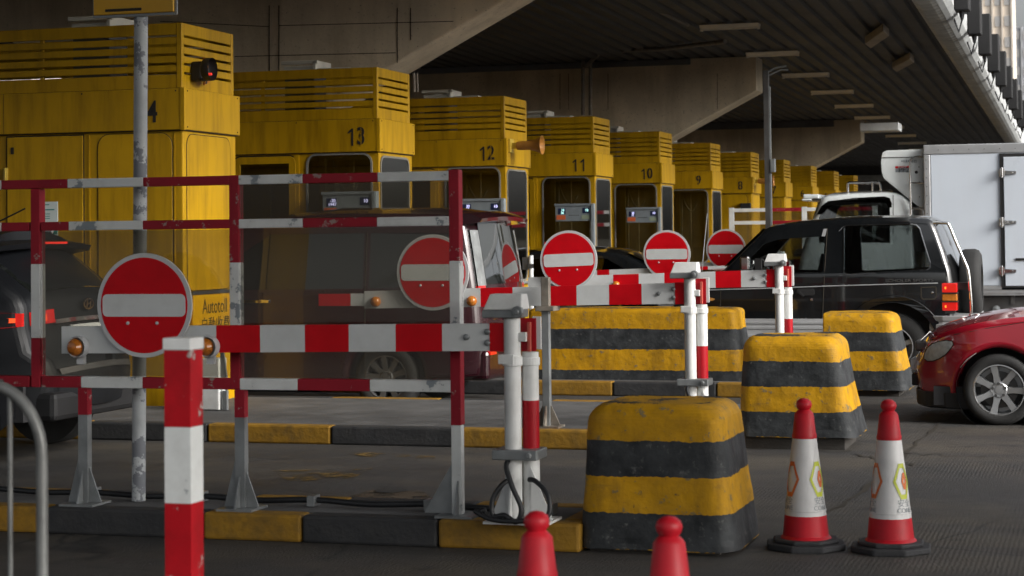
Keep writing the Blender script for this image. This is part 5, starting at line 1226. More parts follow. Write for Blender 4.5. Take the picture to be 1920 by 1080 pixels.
# ---- red car ---------------------------------------------------------------
def redcar():
    Yn, Yf = 16.3, 17.95
    r = empty('red_car', (0, Yn, 0), 'deep red sports car entering from the right edge', 'car')
    def P(px, py): return xz(px, py, Yn)
    wx, wz, R = -.828, .283, .283
    def S(x, z): return .02+.42*max(0, (-.95-x)/.58)**2.2 + .10*max(0, z-.60)**1.1*(1 if x < .3 else 1.2) + (.06*max(0, (.35-z))) + .14*max(0, (x-1.9)/.7)**2
    pts = [P(1745, 762), P(1788, 764)]+[(wx+.335*cos(radians(a)), wz+.335*sin(radians(a))) for a in range(184, -8, -8)]+[(-.46, .14), (1.35, .14)]+arc(1.68, .283, .335, 184, -4, 14)+[(2.05, .2), (2.5, .25), (2.62, .35), (2.66, .5), (2.62, .72), (2.5, .80), (2.0, .86), (1.55, 1.13), (1.2, 1.2), (.75, 1.2), (.55, 1.17), (-.1, .875),
           P(1920, 594), P(1881, 597.5), P(1839, 604), P(1810, 610.5), P(1786, 618), P(1768, 624), P(1752, 630.5), P(1740, 638), P(1735, 645), P(1727, 658), P(1720, 672), P(1713, 684), P(1709, 695), P(1710, 706), P(1713, 716), P(1715, 728), P(1719, 740), P(1727, 750)]
    win = [(.30, .92), (.72, 1.10), (1.2, 1.11), (1.40, 1.05), (1.55, .92)]
    b = MB(); car_shell(b, pts, [win], Yn, Yf, S, .05, crown=.05, step=.08, K_=6); b.build('body', 'carred', r, smooth=40)
    panes(r, (win,), Yn, Yf, S, 'darkglass')
    hl = [P(1727, 676), P(1729, 665), P(1735, 655), P(1744, 648), P(1757, 643), P(1772, 640.5), P(1783, 641.5), P(1785, 647), P(1779, 656), P(1770, 666), P(1758, 674), P(1745, 679), P(1734, 680)]
    b = MB(); side_lens(b, hl[::-1], Yn, S, .008, .014); o = b.build('headlight', 'lampglass', r, smooth=50)
    b = MB(); side_patch(b, grow(hl[::-1], .008), [grow(hl[::-1], .001)], Yn, S, -.004, .012); b.build('rim', 'seam', o)
    hm = [(x, z) for x, z in hl]
    b = MB(); side_patch(b, hl[::-1], [], Yn, S, -.008, .03, far=Yf); b.build('headlight', 'lampglass', r)
    b = MB(); side_line(b, [P(1830, 662), P(1812, 675), P(1800, 690)], Yn, S, .003, 0); b.build('paint_scratch', 'whiteref', r)
    b = MB(); side_line(b, [P(1738, 641), P(1790, 628), P(1850, 616), P(1905, 607), P(1930, 603)], Yn, S, .0035, .0015); side_line(b, [P(1729, 684), P(1765, 686), P(1800, 686)], Yn, S, .002, .0015); b.build('panel_seam', 'seam', r)
    # front valance, grille, plate and fog lamp on the nose
    lipy = [(-1.42, Yn+.20), (-1.50, Yn+.38), (-1.53, Yn+.6), (-1.54, Yn+.82), (-1.54, Yf-.82), (-1.53, Yf-.6), (-1.5, Yf-.38), (-1.42, Yf-.20), (-1.25, Yf-.04)]
    low = MB(); lo = [(-1.05, Yn+.05), (-1.25, Yn+.09)]+lipy
    for z, g_ in ((.12, -.06), (.135, 0), (.24, .01), (.25, 0)): low.v += [(x-g_*.6, y, z) for x, y in lo]
    k = len(lo); low.f += [(i*k+j, i*k+j+1, (i+1)*k+j+1, (i+1)*k+j) for i in range(3) for j in range(k-1)]+[tuple(range(k)), tuple(range(3*k, 4*k))]; low.m = [0]*len(low.f); low.build('front_lip', 'black', r)
    g = MB(); g.box(-1.535, -1.44, Yn+.55, Yf-.55, .56, .65); g.build('grille', 'steel', r, bevel=.02)
    for j in range(3):
        pass
    g = MB(); g.box(-1.578, -1.5, Yn+.62, Yf-.62, .40, .49); g.build('number_plate', 'whiteref', r)
    g = MB(); g.box(-1.57, -1.45, Yn+.6, Yf-.6, .27, .37); g.build('intake', 'black', r, bevel=.01)
    g = MB(); g.tube([(-1.40, Yn+.50, .725), (-1.47, Yn+.56, .66), (-1.53, Yn+.62, .60)], .008, 8); g.build('grille_trim', 'chrome', r)
    b = MB(); A, B = Vector((.52, 0, 1.17)), Vector((-.06, 0, .89)); b.add([(q.x-.03, y, q.z+.03) for q in (A, B) for y in (Yn+.16, Yf-.16)], [(0, 1, 3, 2)]); b.build('windscreen', 'mirrorglass', r)
    b = MB(); b.box(.28, .42, Yn-.12, Yn+.06, .90, 1.02); b.build('door_mirror', 'carred', r, bevel=.03)
    b = MB(); side_line(b, [(.28, .90), (.26, .5), (.32, .2)], Yn, S, .004, .001); b.build('door_seam', 'seam', r); b = MB(); side_line(b, [(1.4, .9), (1.36, .55), (1.2, .2)], Yn, S, .004, .001); b.build('door_seam', 'seam', r)
    b = MB(); seats(b, [(.75, Yn+.45), (.75, Yf-.45)], .3, Yn); b.box(-1.35, 2.4, Yn+.1, Yf-.1, .15, .3); b.build('interior', 'carin', r)
    for cx in (wx, 1.68):
        b = MB(); b.lathe((cx, Yn+.03, wz), [(.34, .0), (.34, .35), (.01, .36)], 'y', 30, cap=False); b.build('wheel_arch', 'black', r)
    wheel(r, wx, Yn+.015, wz, R, .21, .205, 'alloy', 7, a0=.0-.02); wheel(r, 1.68, Yn+.015, wz, R, .21, .205, 'alloy', 7, .5)
    for x in (wx, 1.68):
        b = MB(); b.lathe((x, Yf-.24, wz), [(.2, 0), (.275, 0), (.283, .03), (.283, .19), (.2, .21)], 'y', 36); b.build('wheel', 'tyre', r, smooth=40)
redcar()

# ---- maroon van --------------------------------------------------------------
def van():
    Yn, Yf = 16.72, 18.40
    r = empty('maroon_van', (-7.4, Yn, 0), 'dark maroon people carrier seen through the clear fence, tail to the right', 'car')
    XR = -5.37
    def S(x, z): return (0 if z < 1.05 else (z-1.05)*.11)+.10*max(0, (x-(XR-.4))/.4)**2.2+.2*max(0, (-8.9-x)/.7)**2
    def P(px, py): return xz(px, py, Yn)
    wx = P(722, 720)[0]
    pts = [(-9.55, .3)]+arc(-8.75, .3, .36, 180, 0, 12)+[(-8.3, .22), (wx-.40, .22)]+arc(wx, .3, .36, 184, -4, 12)+[(XR-.35, .27), (XR+.02, .30), (XR+.05, .45), (XR+.06, .62), (XR+.02, .80), (XR+.01, 1.0), (XR-.02, 1.2), (XR-.06, 1.45), (XR-.10, 1.68), (XR-.14, 1.74), (XR-.4, 1.775), (-6.8, 1.79), (-7.3, 1.75), (-7.65, 1.68), (-8.5, 1.12), (-9.2, 1.0), (-9.6, .85), (-9.68, .6)]
    w1 = [P(683-4, 541), P(683-4, 437), (-7.35, 1.60), (-7.75, 1.35), (-8.05, 1.12), (-8.0, 1.09)]
    w2 = [P(858, 536), P(862, 500), P(852, 438), P(690, 437), P(690, 541)]
    b = MB(); car_shell(b, pts, [w1, w2], Yn, Yf, S, .06, crown=.06); b.build('body', 'maroon', r, smooth=40)
    def ccw(h): return h[::-1] if sum(h[i-1][0]*h[i][1]-h[i][0]*h[i-1][1] for i in range(len(h))) < 0 else h
    panes(r, (w1, w2), Yn, Yf, S, 'darkglass', .008)
    b = MB(); side_line(b, [P(684, 436), P(684, 700)], Yn, S, .005, .001); b.build('door_seam', 'seam', r)
    b = MB(); q = P(480, 566); b.box(q[0]-.16, q[0]+.14, Yn-.025, Yn-.005, q[1]-.012, q[1]+.02); q = P(800, 566); b.box(q[0]-.1, q[0]+.1, Yn-.025, Yn-.005, q[1]-.012, q[1]+.02); b.build('door_handle', 'chrome', r, bevel=.006)
    # rear: window, clear tail lamps, spoiler
    def X(z, f): 
        c = .06*4*f*(1-f); import bisect
        tb = [(.8, XR+.02), (1.0, XR+.01), (1.2, XR-.02), (1.45, XR-.06), (1.68, XR-.10)]
        for (za, xa), (zb, xb) in zip(tb[:-1], tb[1:]):
            if za <= z <= zb: return xa+(xb-xa)*(z-za)/(zb-za)+c
        return tb[-1][1]+c
    def sheet(f0, f1, z0, z1, off, mname, name, par, nf=10, nz_=6, wrap=False):
        q = MB(); vs = []
        for j in range(nz_+1):
            z = z0+(z1-z0)*j/nz_
            for i in range(nf+1):
                f = f0+(f1-f0)*i/nf; x = X(z, f); y = Yn+S(x, z)+.06+(Yf-Yn-2*S(x, z)-.12)*f; vs.append((x+off, y, z))
        k = len(vs); vs += [(a-.02, c, d) for a, c, d in vs]; n_ = nf+1
        fs = [(j*n_+i, j*n_+i+1, (j+1)*n_+i+1, (j+1)*n_+i) for j in range(nz_) for i in range(nf)]
        q.add(vs, fs+[tuple(a+k for a in t[::-1]) for t in fs]+[(i, i+1, k+i+1, k+i) for i in range(nf)]+[(nz_*n_+i, nz_*n_+i+1, k+nz_*n_+i+1, k+nz_*n_+i) for i in range(nf)])
        return q.build(name, mname, par, smooth=60)
    sheet(.10, .93, 1.13, 1.69, .012, 'mirrorglass', 'rear_window', r)
    for f0, f1 in ((-.03, .085), (.945, 1.02)):
        o = sheet(f0, f1, 1.12, 1.62, .018, 'tailclear', 'tail_lamp', r, 4); sheet(f0, f1*.8 if f0 < 0 else f1, 1.0, 1.119, .018, 'redlens', 'red_lens', o, 4)
    sheet(.3, .7, .93, 1.06, .014, 'chrome', 'plate_trim', r); sheet(.33, .67, .80, .92, .014, 'whiteref', 'number_plate', r)
    z0 = 1.74
    q = MB(); ys = [Yn+.10+(Yf-Yn-.20)*i/10 for i in range(11)]
    pr = []
    for i, y in enumerate(ys):
        f = i/10; cz = .03*4*f*(1-f); tip = XR+.05+.03*4*f*(1-f)
        pr += [(XR-.45, y, z0+.02+cz), (tip-.10, y, z0+.025+cz), (tip, y, z0-.02+cz*.8), (tip-.02, y, z0-.05+cz*.6), (XR-.12, y, z0-.07+cz*.3)]
    q.add(pr, [(i*5+j, i*5+j+1, (i+1)*5+j+1, (i+1)*5+j) for i in range(10) for j in range(4)]+[tuple(range(5)), tuple(range(50, 55))])
    q.build('roof_spoiler', 'maroon', r, smooth=30)
    text('lettering', 'STY', .075, 'chrome', (XR+.085, Yn+.36, .83), FACE_RIGHT, r, .003)
    b = MB(); b.box(XR-.3, XR+.09, Yn+.12, Yf-.12, .27, .55); b.build('rear_bumper', 'maroon', r, bevel=.05, seg=3)
    b = MB(); b.box(XR+.04, XR+.10, Yn+.16, Yn+.34, .5, .545); b.build('reflector', 'redlens', r)
    b = MB(); A, B = Vector((-7.7, 0, 1.65)), Vector((-8.45, 0, 1.15)); b.add([(q_.x-.03, y, q_.z+.05) for q_ in (A, B) for y in (Yn+.18, Yf-.18)], [(0, 1, 3, 2)]); b.build('windscreen', 'mirrorglass', r)
    b = MB(); seats(b, [(-7.6, Yn+.45), (-7.6, Yf-.45), (-6.7, Yn+.45), (-6.7, Yf-.45)], .6, Yn); b.box(-9.3, XR-.2, Yn+.1, Yf-.1, .3, .6); b.box(-8.35, -8.1, Yn+.15, Yf-.15, .7, 1.1); b.build('interior', 'carin', r)
    b = MB(); b.box(-9.72, -9.60, Yn+.35, Yf-.35, .55, .8); b.build('grille', 'black', r)
    for y in (Yn+.12, Yf-.42):
        b = MB(); b.box(-9.66, -9.45, y, y+.3, .72, .88); b.build('headlight', 'lampglass', r, bevel=.02)
    for x in (wx, -8.75): wheel(r, x, Yn+.02, .30, .30, .2, .2, 'alloy', 9, rm='steel')
    for x in (wx, -8.75):
        b = MB(); b.lathe((x, Yf-.22, .30), [(.2, 0), (.29, 0), (.30, .03), (.30, .17), (.2, .2)], 'y', 36); b.build('wheel', 'tyre', r, smooth=40)
van()

# ---- dark hatch-backed car on the left -----------------------------------------
def leftcar():
    Yn, Yf = 12.05, 13.78
    r = empty('dark_suv', (-9, Yn, 0), 'dark grey hatchback at the left edge with its tail lamp lit', 'car')
    XR = -7.22
    def S(x, z): return .0+(0 if z < 1.08 else (z-1.08)*.30)+.17*max(0, (x-(XR-.45))/.5)**2.3+.02*abs(z-.8)+.3*max(0, (-10.6-x)/.6)**2
    pts = [(-11.0, .3)]+arc(-10.3, .34, .40, 180, 0, 12)+[(-9.85, .26), (-8.25, .26)]+arc(-7.82, .34, .40, 184, -4, 12)+[(-7.58, .30), (-7.15, .34), (-7.06, .42), (-7.04, .60), (-7.08, .72), (-7.17, .80), (-7.20, .95), (-7.21, 1.10), (-7.25, 1.18), (-7.36, 1.27), (-7.56, 1.42), (-7.66, 1.50), (-7.6, 1.545), (-8.2, 1.60), (-8.8, 1.60), (-9.2, 1.54), (-9.95, 1.12), (-10.7, 1.0), (-11.05, .85), (-11.1, .6)]
    w1 = [(-9.75, 1.12), (-9.2, 1.46), (-8.62, 1.49), (-8.58, 1.10)]; w2 = [(-8.5, 1.10), (-8.54, 1.49), (-8.1, 1.49), (-7.78, 1.42), (-7.62, 1.27), (-7.85, 1.14)]
    b = MB(); car_shell(b, pts, [w1[::-1], w2[::-1]], Yn, Yf, S, .07, crown=.10); b.build('body', 'cargrey', r, smooth=40)
    panes(r, (w1, w2), Yn, Yf, S, 'darkglass', .008)
    tb = [(.42, -7.06), (.60, -7.04), (.72, -7.08), (.80, -7.17), (.95, -7.20), (1.10, -7.21), (1.18, -7.25), (1.27, -7.36), (1.42, -7.56), (1.50, -7.66)]
    def X(z):
        for (za, xa), (zb, xb) in zip(tb[:-1], tb[1:]):
            if za <= z <= zb: return xa+(xb-xa)*(z-za)/(zb-za)
        return tb[-1][1]
    def sheet(f0, f1, z0, z1, off, m, name, par, nf=8, nz_=5, th=.02):
        q = MB(); vs = []
        for j in range(nz_+1):
            z = z0+(z1-z0)*j/nz_
            for i in range(nf+1):
                f = f0+(f1-f0)*i/nf; x = X(z); y = Yn+S(x, z)+.07+(Yf-Yn-2*S(x, z)-.14)*f; c = .10*4*f*(1-f); vs.append((x+off+c, y, z+c*.3))
        k = len(vs); vs += [(a-th, c, d) for a, c, d in vs]; n_ = nf+1
        fs = [(j*n_+i, j*n_+i+1, (j+1)*n_+i+1, (j+1)*n_+i) for j in range(nz_) for i in range(nf)]
        q.add(vs, fs+[tuple(a+k for a in t[::-1]) for t in fs]+[(i, i+1, k+i+1, k+i) for i in range(nf)]+[(nz_*n_+i, nz_*n_+i+1, k+nz_*n_+i+1, k+nz_*n_+i) for i in range(nf)]+[(j*n_, (j+1)*n_, k+(j+1)*n_, k+j*n_) for j in range(nz_)]+[(j*n_+nf, (j+1)*n_+nf, k+(j+1)*n_+nf, k+j*n_+nf) for j in range(nz_)])
        return q.build(name, m, par, smooth=50)
    sheet(.06, .94, 1.19, 1.47, .006, 'mirrorglass', 'rear_window', r)
    # tail lamp wraps from the tail on to the side
    o = sheet(.0, .17, .965, 1.06, .012, 'redlens', 'tail_lamp', r)
    b = MB(); side_patch(b, [(-7.95, 1.02), (-7.8, .965), (-7.34, .955), (-7.215, .965), (-7.215, 1.055), (-7.4, 1.065), (-7.7, 1.055)], [], Yn, S, -.012, .02); b.build('side_lens', 'redlens', o)
    b = MB(); side_patch(b, [(-7.82, 1.015), (-7.7, .985), (-7.25, .992), (-7.25, 1.022), (-7.65, 1.03)], [], Yn, S, -.016, -.0125); b.build('light_bar', 'taillit', o)
    sheet(.02, .11, .985, 1.03, .016, 'taillit', 'light_bar', o, th=.003)
    o = sheet(.83, 1., .965, 1.06, .012, 'redlens', 'tail_lamp', r)
    sheet(.17, .83, .955, .985, .02, 'chrome', 'tailgate_strip', r)
    # oval badge with a slanted letter
    c = Vector((X(1.10)+.116, (Yn+Yf)/2-.02, 1.10))
    b = MB(); el = [(c.y+.075*cos(t), c.z+.042*sin(t)) for t in [2*pi*i/28 for i in range(28)]]; b.plate(el, [grow(el, -.012)[::-1]], c.x, c.x+.008, plane='yz')
    for s0 in (-.028, .022): b.plate([(c.y+s0-.012, c.z-.03), (c.y+s0+.006, c.z-.03), (c.y+s0+.022, c.z+.03), (c.y+s0+.004, c.z+.03)], [], c.x, c.x+.008, plane='yz')
    b.plate([(c.y-.03, c.z-.008), (c.y+.035, c.z+.001), (c.y+.037, c.z+.011), (c.y-.027, c.z+.002)], [], c.x, c.x+.007, plane='yz'); b.build('badge', 'chrome', r)
    q = MB(); pr = []
    for i in range(9):
        f = i/8; y = Yn+.18+(Yf-Yn-.36)*f; cz = .025*4*f*(1-f); cx = .04*4*f*(1-f)
        pr += [(-7.95, y, 1.55+cz), (-7.55+cx, y, 1.545+cz), (-7.45+cx, y, 1.525+cz), (-7.47+cx, y, 1.485+cz), (-7.66, y, 1.45+cz)]
    q.add(pr, [(i*5+j, i*5+j+1, (i+1)*5+j+1, (i+1)*5+j) for i in range(8) for j in range(4)]+[tuple(range(5)), tuple(range(40, 45))]); sp = q.build('roof_spoiler', 'cargrey', r, smooth=35)
    b = MB(); ym = (Yn+Yf)/2; b.box(-7.412, -7.405, ym-.24, ym+.24, 1.537, 1.553); b.build('brake_lamp', 'redlit', sp)
    sheet(.30, .70, .82, .93, .014, 'whiteref', 'number_plate', r)
    sheet(.0, 1., .62, .66, .018, 'steel', 'bumper_trim', r)
    b = MB(); b.box(-7.5, -7.0, Yn+.2, Yf-.2, .3, .5); b.build('rear_bumper', 'black', r, bevel=.04)
    b = MB(); b.tube([(-7.75, Yn+.24, 1.63), (-8.0, Yn+.2, 1.655), (-9.0, Yn+.2, 1.66), (-9.2, Yn+.22, 1.60)], .014, 8); b.tube([(-7.75, Yf-.24, 1.63), (-8.0, Yf-.2, 1.655), (-9.0, Yf-.2, 1.66), (-9.2, Yf-.22, 1.60)], .014, 8); b.build('roof_rail', 'silver', r, smooth=50)
    b = MB(); b.tube([(-7.95, ym, 1.66), (-7.62, ym, 1.80)], .006, 6); b.build('aerial', 'black', r)
    b = MB(); A, B = Vector((-9.22, 0, 1.53)), Vector((-9.93, 0, 1.13)); b.add([(q_.x-.04, y, q_.z+.05) for q_ in (A, B) for y in (Yn+.25, Yf-.25)], [(0, 1, 3, 2)]); b.build('windscreen', 'mirrorglass', r)
    b = MB(); side_line(b, [(-8.55, 1.5), (-8.55, .4)], Yn, S, .004, .001); b.build('door_seam', 'seam', r); b = MB(); side_line(b, [(-9.7, 1.1), (-9.75, .4)], Yn, S, .004, .001); b.build('door_seam', 'seam', r)
    b = MB(); seats(b, [(-8.9, Yn+.45), (-8.9, Yf-.45), (-8.1, Yn+.45), (-8.1, Yf-.45)], .5, Yn); b.box(-10.8, -7.2, Yn+.12, Yf-.12, .3, .55); b.build('interior', 'carin', r)
    b = MB(); b.box(-11.14, -11.0, Yn+.4, Yf-.4, .5, .8); b.build('grille', 'black', r)
    for y in (Yn+.25, Yf-.5):
        b = MB(); b.box(-11.08, -10.9, y, y+.25, .78, .9); b.build('headlight', 'lampglass', r, bevel=.02)
    for x in (-7.82, -10.3): wheel(r, x, Yn+.03, .34, .34, .22, .23, 'alloy', 5)
    for x in (-7.82, -10.3):
        b = MB(); b.lathe((x, Yf-.25, .34), [(.2, 0), (.33, 0), (.34, .03), (.34, .19), (.2, .22)], 'y', 36); b.build('wheel', 'tyre', r, smooth=40)
leftcar()

# ---- low dark car between the signs ------------------------------------------------
def lowcar():
    Yn, Yf = 27.0, 28.7
    r = empty('dark_saloon', (-7.5, Yn, 0), 'low dark car behind the round signs with a red high brake lamp', 'car')
    def S(x, z): return (0 if z < .82 else (z-.82)*.42)+.2*max(0, (x+5.7)/.4)**2+.25*max(0, (-9.2-x)/.5)**2
    pts = [(-9.7, .25)]+arc(-9.0, .3, .34, 180, 0, 10)+[(-8.6, .2), (-6.9, .2)]+arc(-6.45, .3, .34, 184, -4, 10)+[(-6.05, .25), (-5.45, .3), (-5.38, .5), (-5.42, .85), (-5.6, .95), (-5.9, .99), (-6.45, 1.27), (-6.65, 1.325), (-7.2, 1.37), (-7.8, 1.36), (-8.1, 1.30), (-8.75, .92), (-9.5, .80), (-9.75, .6)]
    w = [(-8.55, .92), (-8.05, 1.22), (-7.3, 1.28), (-6.75, 1.24), (-6.3, 1.0), (-6.4, .94)]
    b = MB(); car_shell(b, pts, [w[::-1]], Yn, Yf, S, .06, crown=.06); b.build('body', 'carblack', r, smooth=40)
    panes(r, (w,), Yn, Yf, S, 'darkglass', .008)
    b = MB(); A, B = Vector((-6.5, 0, 1.27)), Vector((-5.95, 0, 1.0)); b.add([(q.x+.03, y, q.z+.055) for q in (A, B) for y in (Yn+.3, Yf-.3)], [(0, 1, 3, 2)]); b.build('rear_window', 'mirrorglass', r)
    b = MB(); A, B = Vector((-8.1, 0, 1.29)), Vector((-8.7, 0, .95)); b.add([(q.x-.03, y, q.z+.055) for q in (A, B) for y in (Yn+.3, Yf-.3)], [(0, 1, 3, 2)]); b.build('windscreen', 'mirrorglass', r)
    p = at(1193, 478, 27.85); b = MB(); b.box(p.x-.06, p.x+.05, 27.68, 28.02, p.z-.03, p.z+.02); b.build('brake_lamp', 'redlit', r, bevel=.01)
    b = MB(); b.tube([at(1158, 483, 27.3), at(1168, 477, 27.5), at(1185, 474, 27.7), at(1198, 474, 27.85)], .008, 6); b.build('spoiler_edge', 'silver', r)
    for y in (Yn+.05, Yf-.4):
        b = MB(); b.box(-5.6, -5.38, y+.06, y+.32, .7, .85); b.build('tail_lamp', 'redlens', r, bevel=.02)
    b = MB(); seats(b, [(-7.6, Yn+.45), (-7.6, Yf-.45)], .35, Yn); b.box(-9.3, -5.6, Yn+.12, Yf-.12, .25, .45); b.build('interior', 'carin', r)
    for x in (-6.45, -9.0): wheel(r, x, Yn+.03, .3, .3, .2, .2, 'alloy', 5)
    for x in (-6.45, -9.0):
        b = MB(); b.lathe((x, Yf-.22, .3), [(.2, 0), (.29, 0), (.30, .03), (.30, .17), (.2, .2)], 'y', 30); b.build('wheel', 'tyre', r, smooth=40)
lowcar()

# ---- white refrigerated truck ---------------------------------------------------------
def truck():
    Yn, Yf = 27.0, 29.0
    r = empty('refrigerated_truck', (-1.5, Yn, 0), 'white refrigerated box truck with cooling unit above its cab', 'truck')
    def P(px, py): return xz(px, py, Yn)
    xl, xr = P(1731, 272)[0], 2.2; z0, z1 = .745, P(1733, 272)[1]+.0
    b = MB(); b.box(xl+.09, xr, Yn, Yf, z0+.1, z1-.05); b.build('box_body', 'truckwhite', r, bevel=.01)
    b = MB(); b.box(xl, xr, Yn-.012, Yf+.012, z1-.13, z1); b.box(xl, xl+.088, Yn-.01, Yf+.01, z0+.1, z1-.131)
    b.build('box_frame', 'alu', r, bevel=.012)
    b = MB(); b.box(xl, xr, Yn-.012, Yf+.012, z0-.03, z0+.1)
    for z in (z0+.0, z0+.05): b.box(xl, xr, Yn-.02, Yn-.0125, z, z+.02)
    b.build('lower_rail', 'alu', r)
    b = MB()
    for i in range(14): b.lathe((xl+.04, Yn-.011, z1-.2-i*.12), [(.008, 0), (.006, -.005)], 'y', 8)
    for i in range(18): b.lathe((xl+.2+i*.2, Yn-.013, z1-.07), [(.008, 0), (.006, -.005)], 'y', 8)
    b.build('rivet', 'galv', r)
    dx0, dz1, dz0 = P(1874, 290)[0], P(1876, 288)[1], P(1890, 543)[1]; dx1 = dx0+.98
    b = MB(); b.plate([(dx0, dz0), (dx1, dz0), (dx1, dz1), (dx0, dz1)], [[(dx0+.045, dz0+.045), (dx0+.045, dz1-.045), (dx1-.045, dz1-.045), (dx1-.045, dz0+.045)]], Yn-.02, Yn-.001); b.build('door_gasket', 'black', r)
    b = MB(); b.box(dx0+.047, dx1-.047, Yn-.03, Yn-.002, dz0+.047, dz1-.047); d = b.build('side_door', 'truckwhite', r, bevel=.008)
    for py in (324, 417, 508):
        q = at(1884, py, Yn); h = MB(); h.box(q.x-.07, q.x-.0, Yn-.055, Yn-.0305, q.z-.055, q.z+.055); h.cyl((q.x-.035, Yn-.065, q.z-.07), (q.x-.035, Yn-.065, q.z+.07), .014, n=10); h.hexa([(x, y, q.z+z*w) for z in (-1, 1) for y in (Yn-.05, Yn-.0306) for x, w in ((q.x, .03), (q.x+.15, .02))]); h.cyl((q.x+.1, Yn-.06, q.z), (q.x+.1, Yn-.045, q.z), .012, n=8); h.build('hinge', 'chrome', d, bevel=.006)
    q = at(1912, 486, Yn); h = MB(); h.box(q.x-.05, q.x+.2, Yn-.045, Yn-.031, q.z-.015, q.z+.015); h.build('handle', 'black', d)
    # cab
    cab = [P(1523, 440), P(1520, 412), P(1526, 400), P(1535, 376), P(1541, 369), P(1552, 366), P(1600, 362), P(1660, 359.5), P(1676, 361), P(1690, 366), P(1703, 377), P(1710, 395), P(1713, 440)]
    cab = [(-4.05, .45), (-4.05, 1.05), (-3.98, 1.3)]+cab[1:-1]+[(P(1713, 440)[0], 1.3), (P(1713, 440)[0], .45)]
    def S(x, z): return .03+(0 if z < 1.3 else (z-1.3)*.08)+.06*max(0, (-3.5-x)/.5)**2
    win = [P(1534, 455), P(1533, 408), P(1541, 388), P(1551, 380), P(1600, 374), P(1655, 371), P(1664, 374), P(1667, 382), P(1668, 455)]
    b = MB(); car_shell(b, cab[::-1], [win[::-1]], Yn+.02, Yf-.1, S, .07, crown=.05, m=0); b.build('cab', 'cabwhite', r, smooth=40)
    panes(r, (win,), Yn+.02, Yf-.1, S, 'carglass', .008)
    b = MB(); side_patch(b, [P(1530, 402), P(1539, 386), P(1551, 377), P(1600, 371), P(1657, 368), P(1667, 371), P(1671, 381), P(1671, 389), P(1665, 389), P(1660, 380), P(1600, 383), P(1560, 386), P(1548, 391), P(1540, 401)], [], Yn+.02, S, -.03, -.02); b.build('window_visor', 'darkglass', r)
    b = MB(); side_line(b, [P(1673, 365), P(1674, 440)], Yn+.02, S, .004, .0); b.build('door_seam', 'seam', r)
    b = MB(); p = at(1521, 370, Yn+.3); b.box(p.x-.10, p.x+.12, Yn+.2, Yf-.4, p.z-.02, p.z+.04); b.box(p.x-.12, p.x+.02, Yn+.2, Yf-.4, p.z-.05, p.z-.02); b.build('sun_visor', 'cabwhite', r, bevel=.015)
    b = MB(); A, B = Vector(P(1534, 380)), Vector((-3.96, 1.32)); b.add([(q_[0]-.03, y, q_[1]) for q_ in (A, B) for y in (Yn+.2, Yf-.3)], [(0, 1, 3, 2)]); b.build('windscreen', 'mirrorglass', r)
    b = MB(); seats(b, [(-3.2, Yn+.5), (-3.2, Yf-.6)], .95, Yn); b.box(-3.9, -2.5, Yn+.15, Yf-.2, .5, .95); b.build('interior', 'carin', r)
    # chrome rack on the cab roof
    b = MB()
    for yo in (Yn+.35, Yn+1.1):
        b.tube(smoothpath([at(1590, 363, yo), at(1590, 346, yo), at(1594, 342.5, yo), at(1620, 341.5, yo), at(1644, 341, yo), at(1650, 346, yo), at(1652, 360, yo)], 5), .018, 10)
        b.tube([at(1636, 342, yo), at(1636, 361, yo)], .016, 8)
    for px in (1596, 1606, 1616, 1626, 1636): b.tube([at(px, 342, Yn+.35), at(px, 342, Yn+.35)+Vector((0, .75, 0))], .014, 8)
    b.build('roof_rack', 'chrome', r, smooth=50)
    # cooling unit
    un = [P(1733, 279), P(1660, 281.5), P(1653, 285), P(1651, 292), P(1649.5, 304), P(1651, 322), P(1655, 334), P(1663, 341), P(1690, 363), P(1716, 384), P(1733, 395)]
    b = MB(); b.plate(un, [], Yn+.12, Yf-.12); u = b.build('cooling_unit', 'cabwhite', r, bevel=.04, seg=4)
    b = MB(); b.tube([(P(1652, 295)[0], Yn+.116, P(1652, 295)[1]), (P(1732, 294)[0], Yn+.116, P(1732, 294)[1])], .005, 6); b.build('seam', 'seam', u)
    yq = Yn+.1185
    p, q = at(1679, 323, yq), at(1705, 311, yq); mid = at(1690, 315.5, yq)
    b = MB(); b.box(p.x, q.x, yq-.001, yq+.001, p.z, q.z, 0); b.box(p.x, q.x, yq-.002, yq-.0011, mid.z, q.z, 1); lb = b.build('label', ['disp', 'redref'], u)
    text('lettering', 'PF2', .10, 'numeral', ((p.x+q.x)/2+.02, yq-.0022, (p.z+mid.z)/2), FACE_FRONT, lb, .0005); text('lettering', 'STAMP', .04, 'whiteref', ((p.x+q.x)/2-.0, yq-.0028, (q.z+mid.z)/2), FACE_FRONT, lb, .0005)
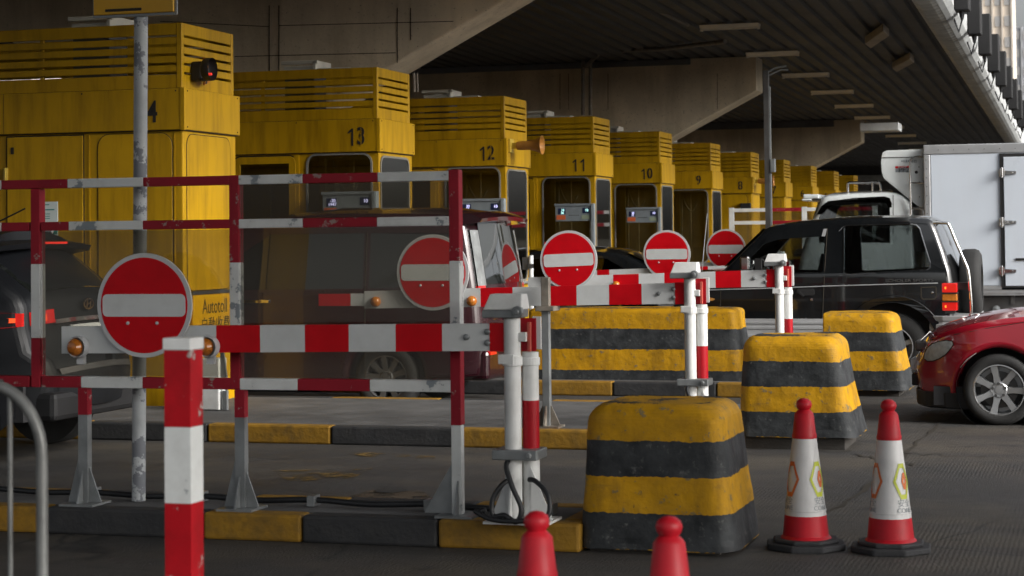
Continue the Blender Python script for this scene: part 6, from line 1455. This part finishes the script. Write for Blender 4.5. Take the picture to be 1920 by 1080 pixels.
    for k, (px, w_, h_) in enumerate(((1690, 2.4, .02), (1694, 2, .035), (1698, 2.4, .035), (1702, 2, .03), (1709, 2.6, .04), (1713, 2.4, .04), (1716.5, 2, .04))):
        b = MB(); p, q = at(px, 302, yq), at(px+w_, 302, yq); b.box(p.x, q.x, yq-.0015, yq+.001, p.z-h_/2, p.z+h_/2); b.build('print', 'disp', u)
    p = at(1718, 323, yq); b = MB(); b.lathe((p.x, yq, p.z), [(.022, 0), (.018, -.004)], 'y', 14); b.build('knob', 'black', u)
    b = MB()
    for px, py in ((1723, 313), (1724, 341), (1724, 369)): p = at(px, py, yq); b.lathe((p.x, yq, p.z), [(.008, 0), (.006, -.003)], 'y', 8)
    b.build('screw', 'black', u)
    b = MB(); yl = Yn+.05
    b.tube(smoothpath([at(1728, 293.5, yl), at(1716, 294.5, yl), at(1709, 298, yl), at(1706, 304, yl)], 4)+[at(1706.5, 340, yl), at(1708, 405, yl), at(1709, 430, yl)], .014, 8)
    for py in (343, 391): b.tube([at(1707, py, yl), at(1732, py, yl)], .013, 8)
    b.build('ladder', 'chrome', r, smooth=50)
    b = MB(); b.tube(smoothpath([at(1672, 352, Yn+.3), at(1688, 366, Yn+.3), at(1700, 380, Yn+.3), at(1706, 400, Yn+.3)], 5), .03, 8); b.box(-2.48, -2.34, Yn+.1, Yn+.5, 1.3, 1.75); b.build('hose', 'steel', r)
    # chassis, wheels
    b = MB(); b.box(-3.9, 2.1, Yn+.5, Yf-.5, .45, .715); b.box(-1.9, -.7, Yn+.08, Yn+.5, .35, .7); b.box(-.5, .0, Yn+.1, Yn+.45, .40, .66)
    for x in (-1.2, -.3, .6): b.box(x, x+.05, Yn+.05, Yn+.5, .6, .713)
    b.build('chassis', 'steel', r)
    b = MB(); c = at(1868, 580, Yn+.05); b.lathe((c.x, Yn+.06, c.z), [(.05, .03), (.05, 0), (.01, -.01)], 'y', 14); b.build('side_lamp', 'galv', r)
    for x in (-3.2, 1.2): wheel(r, x, Yn+.08, .38, .38, .22, .22, 'steel')
    for x in (-3.2, 1.2):
        b = MB(); b.lathe((x, Yf-.32, .38), [(.2, 0), (.37, 0), (.38, .03), (.38, .2), (.2, .22)], 'y', 30); b.build('wheel', 'tyre', r, smooth=40)
truck()
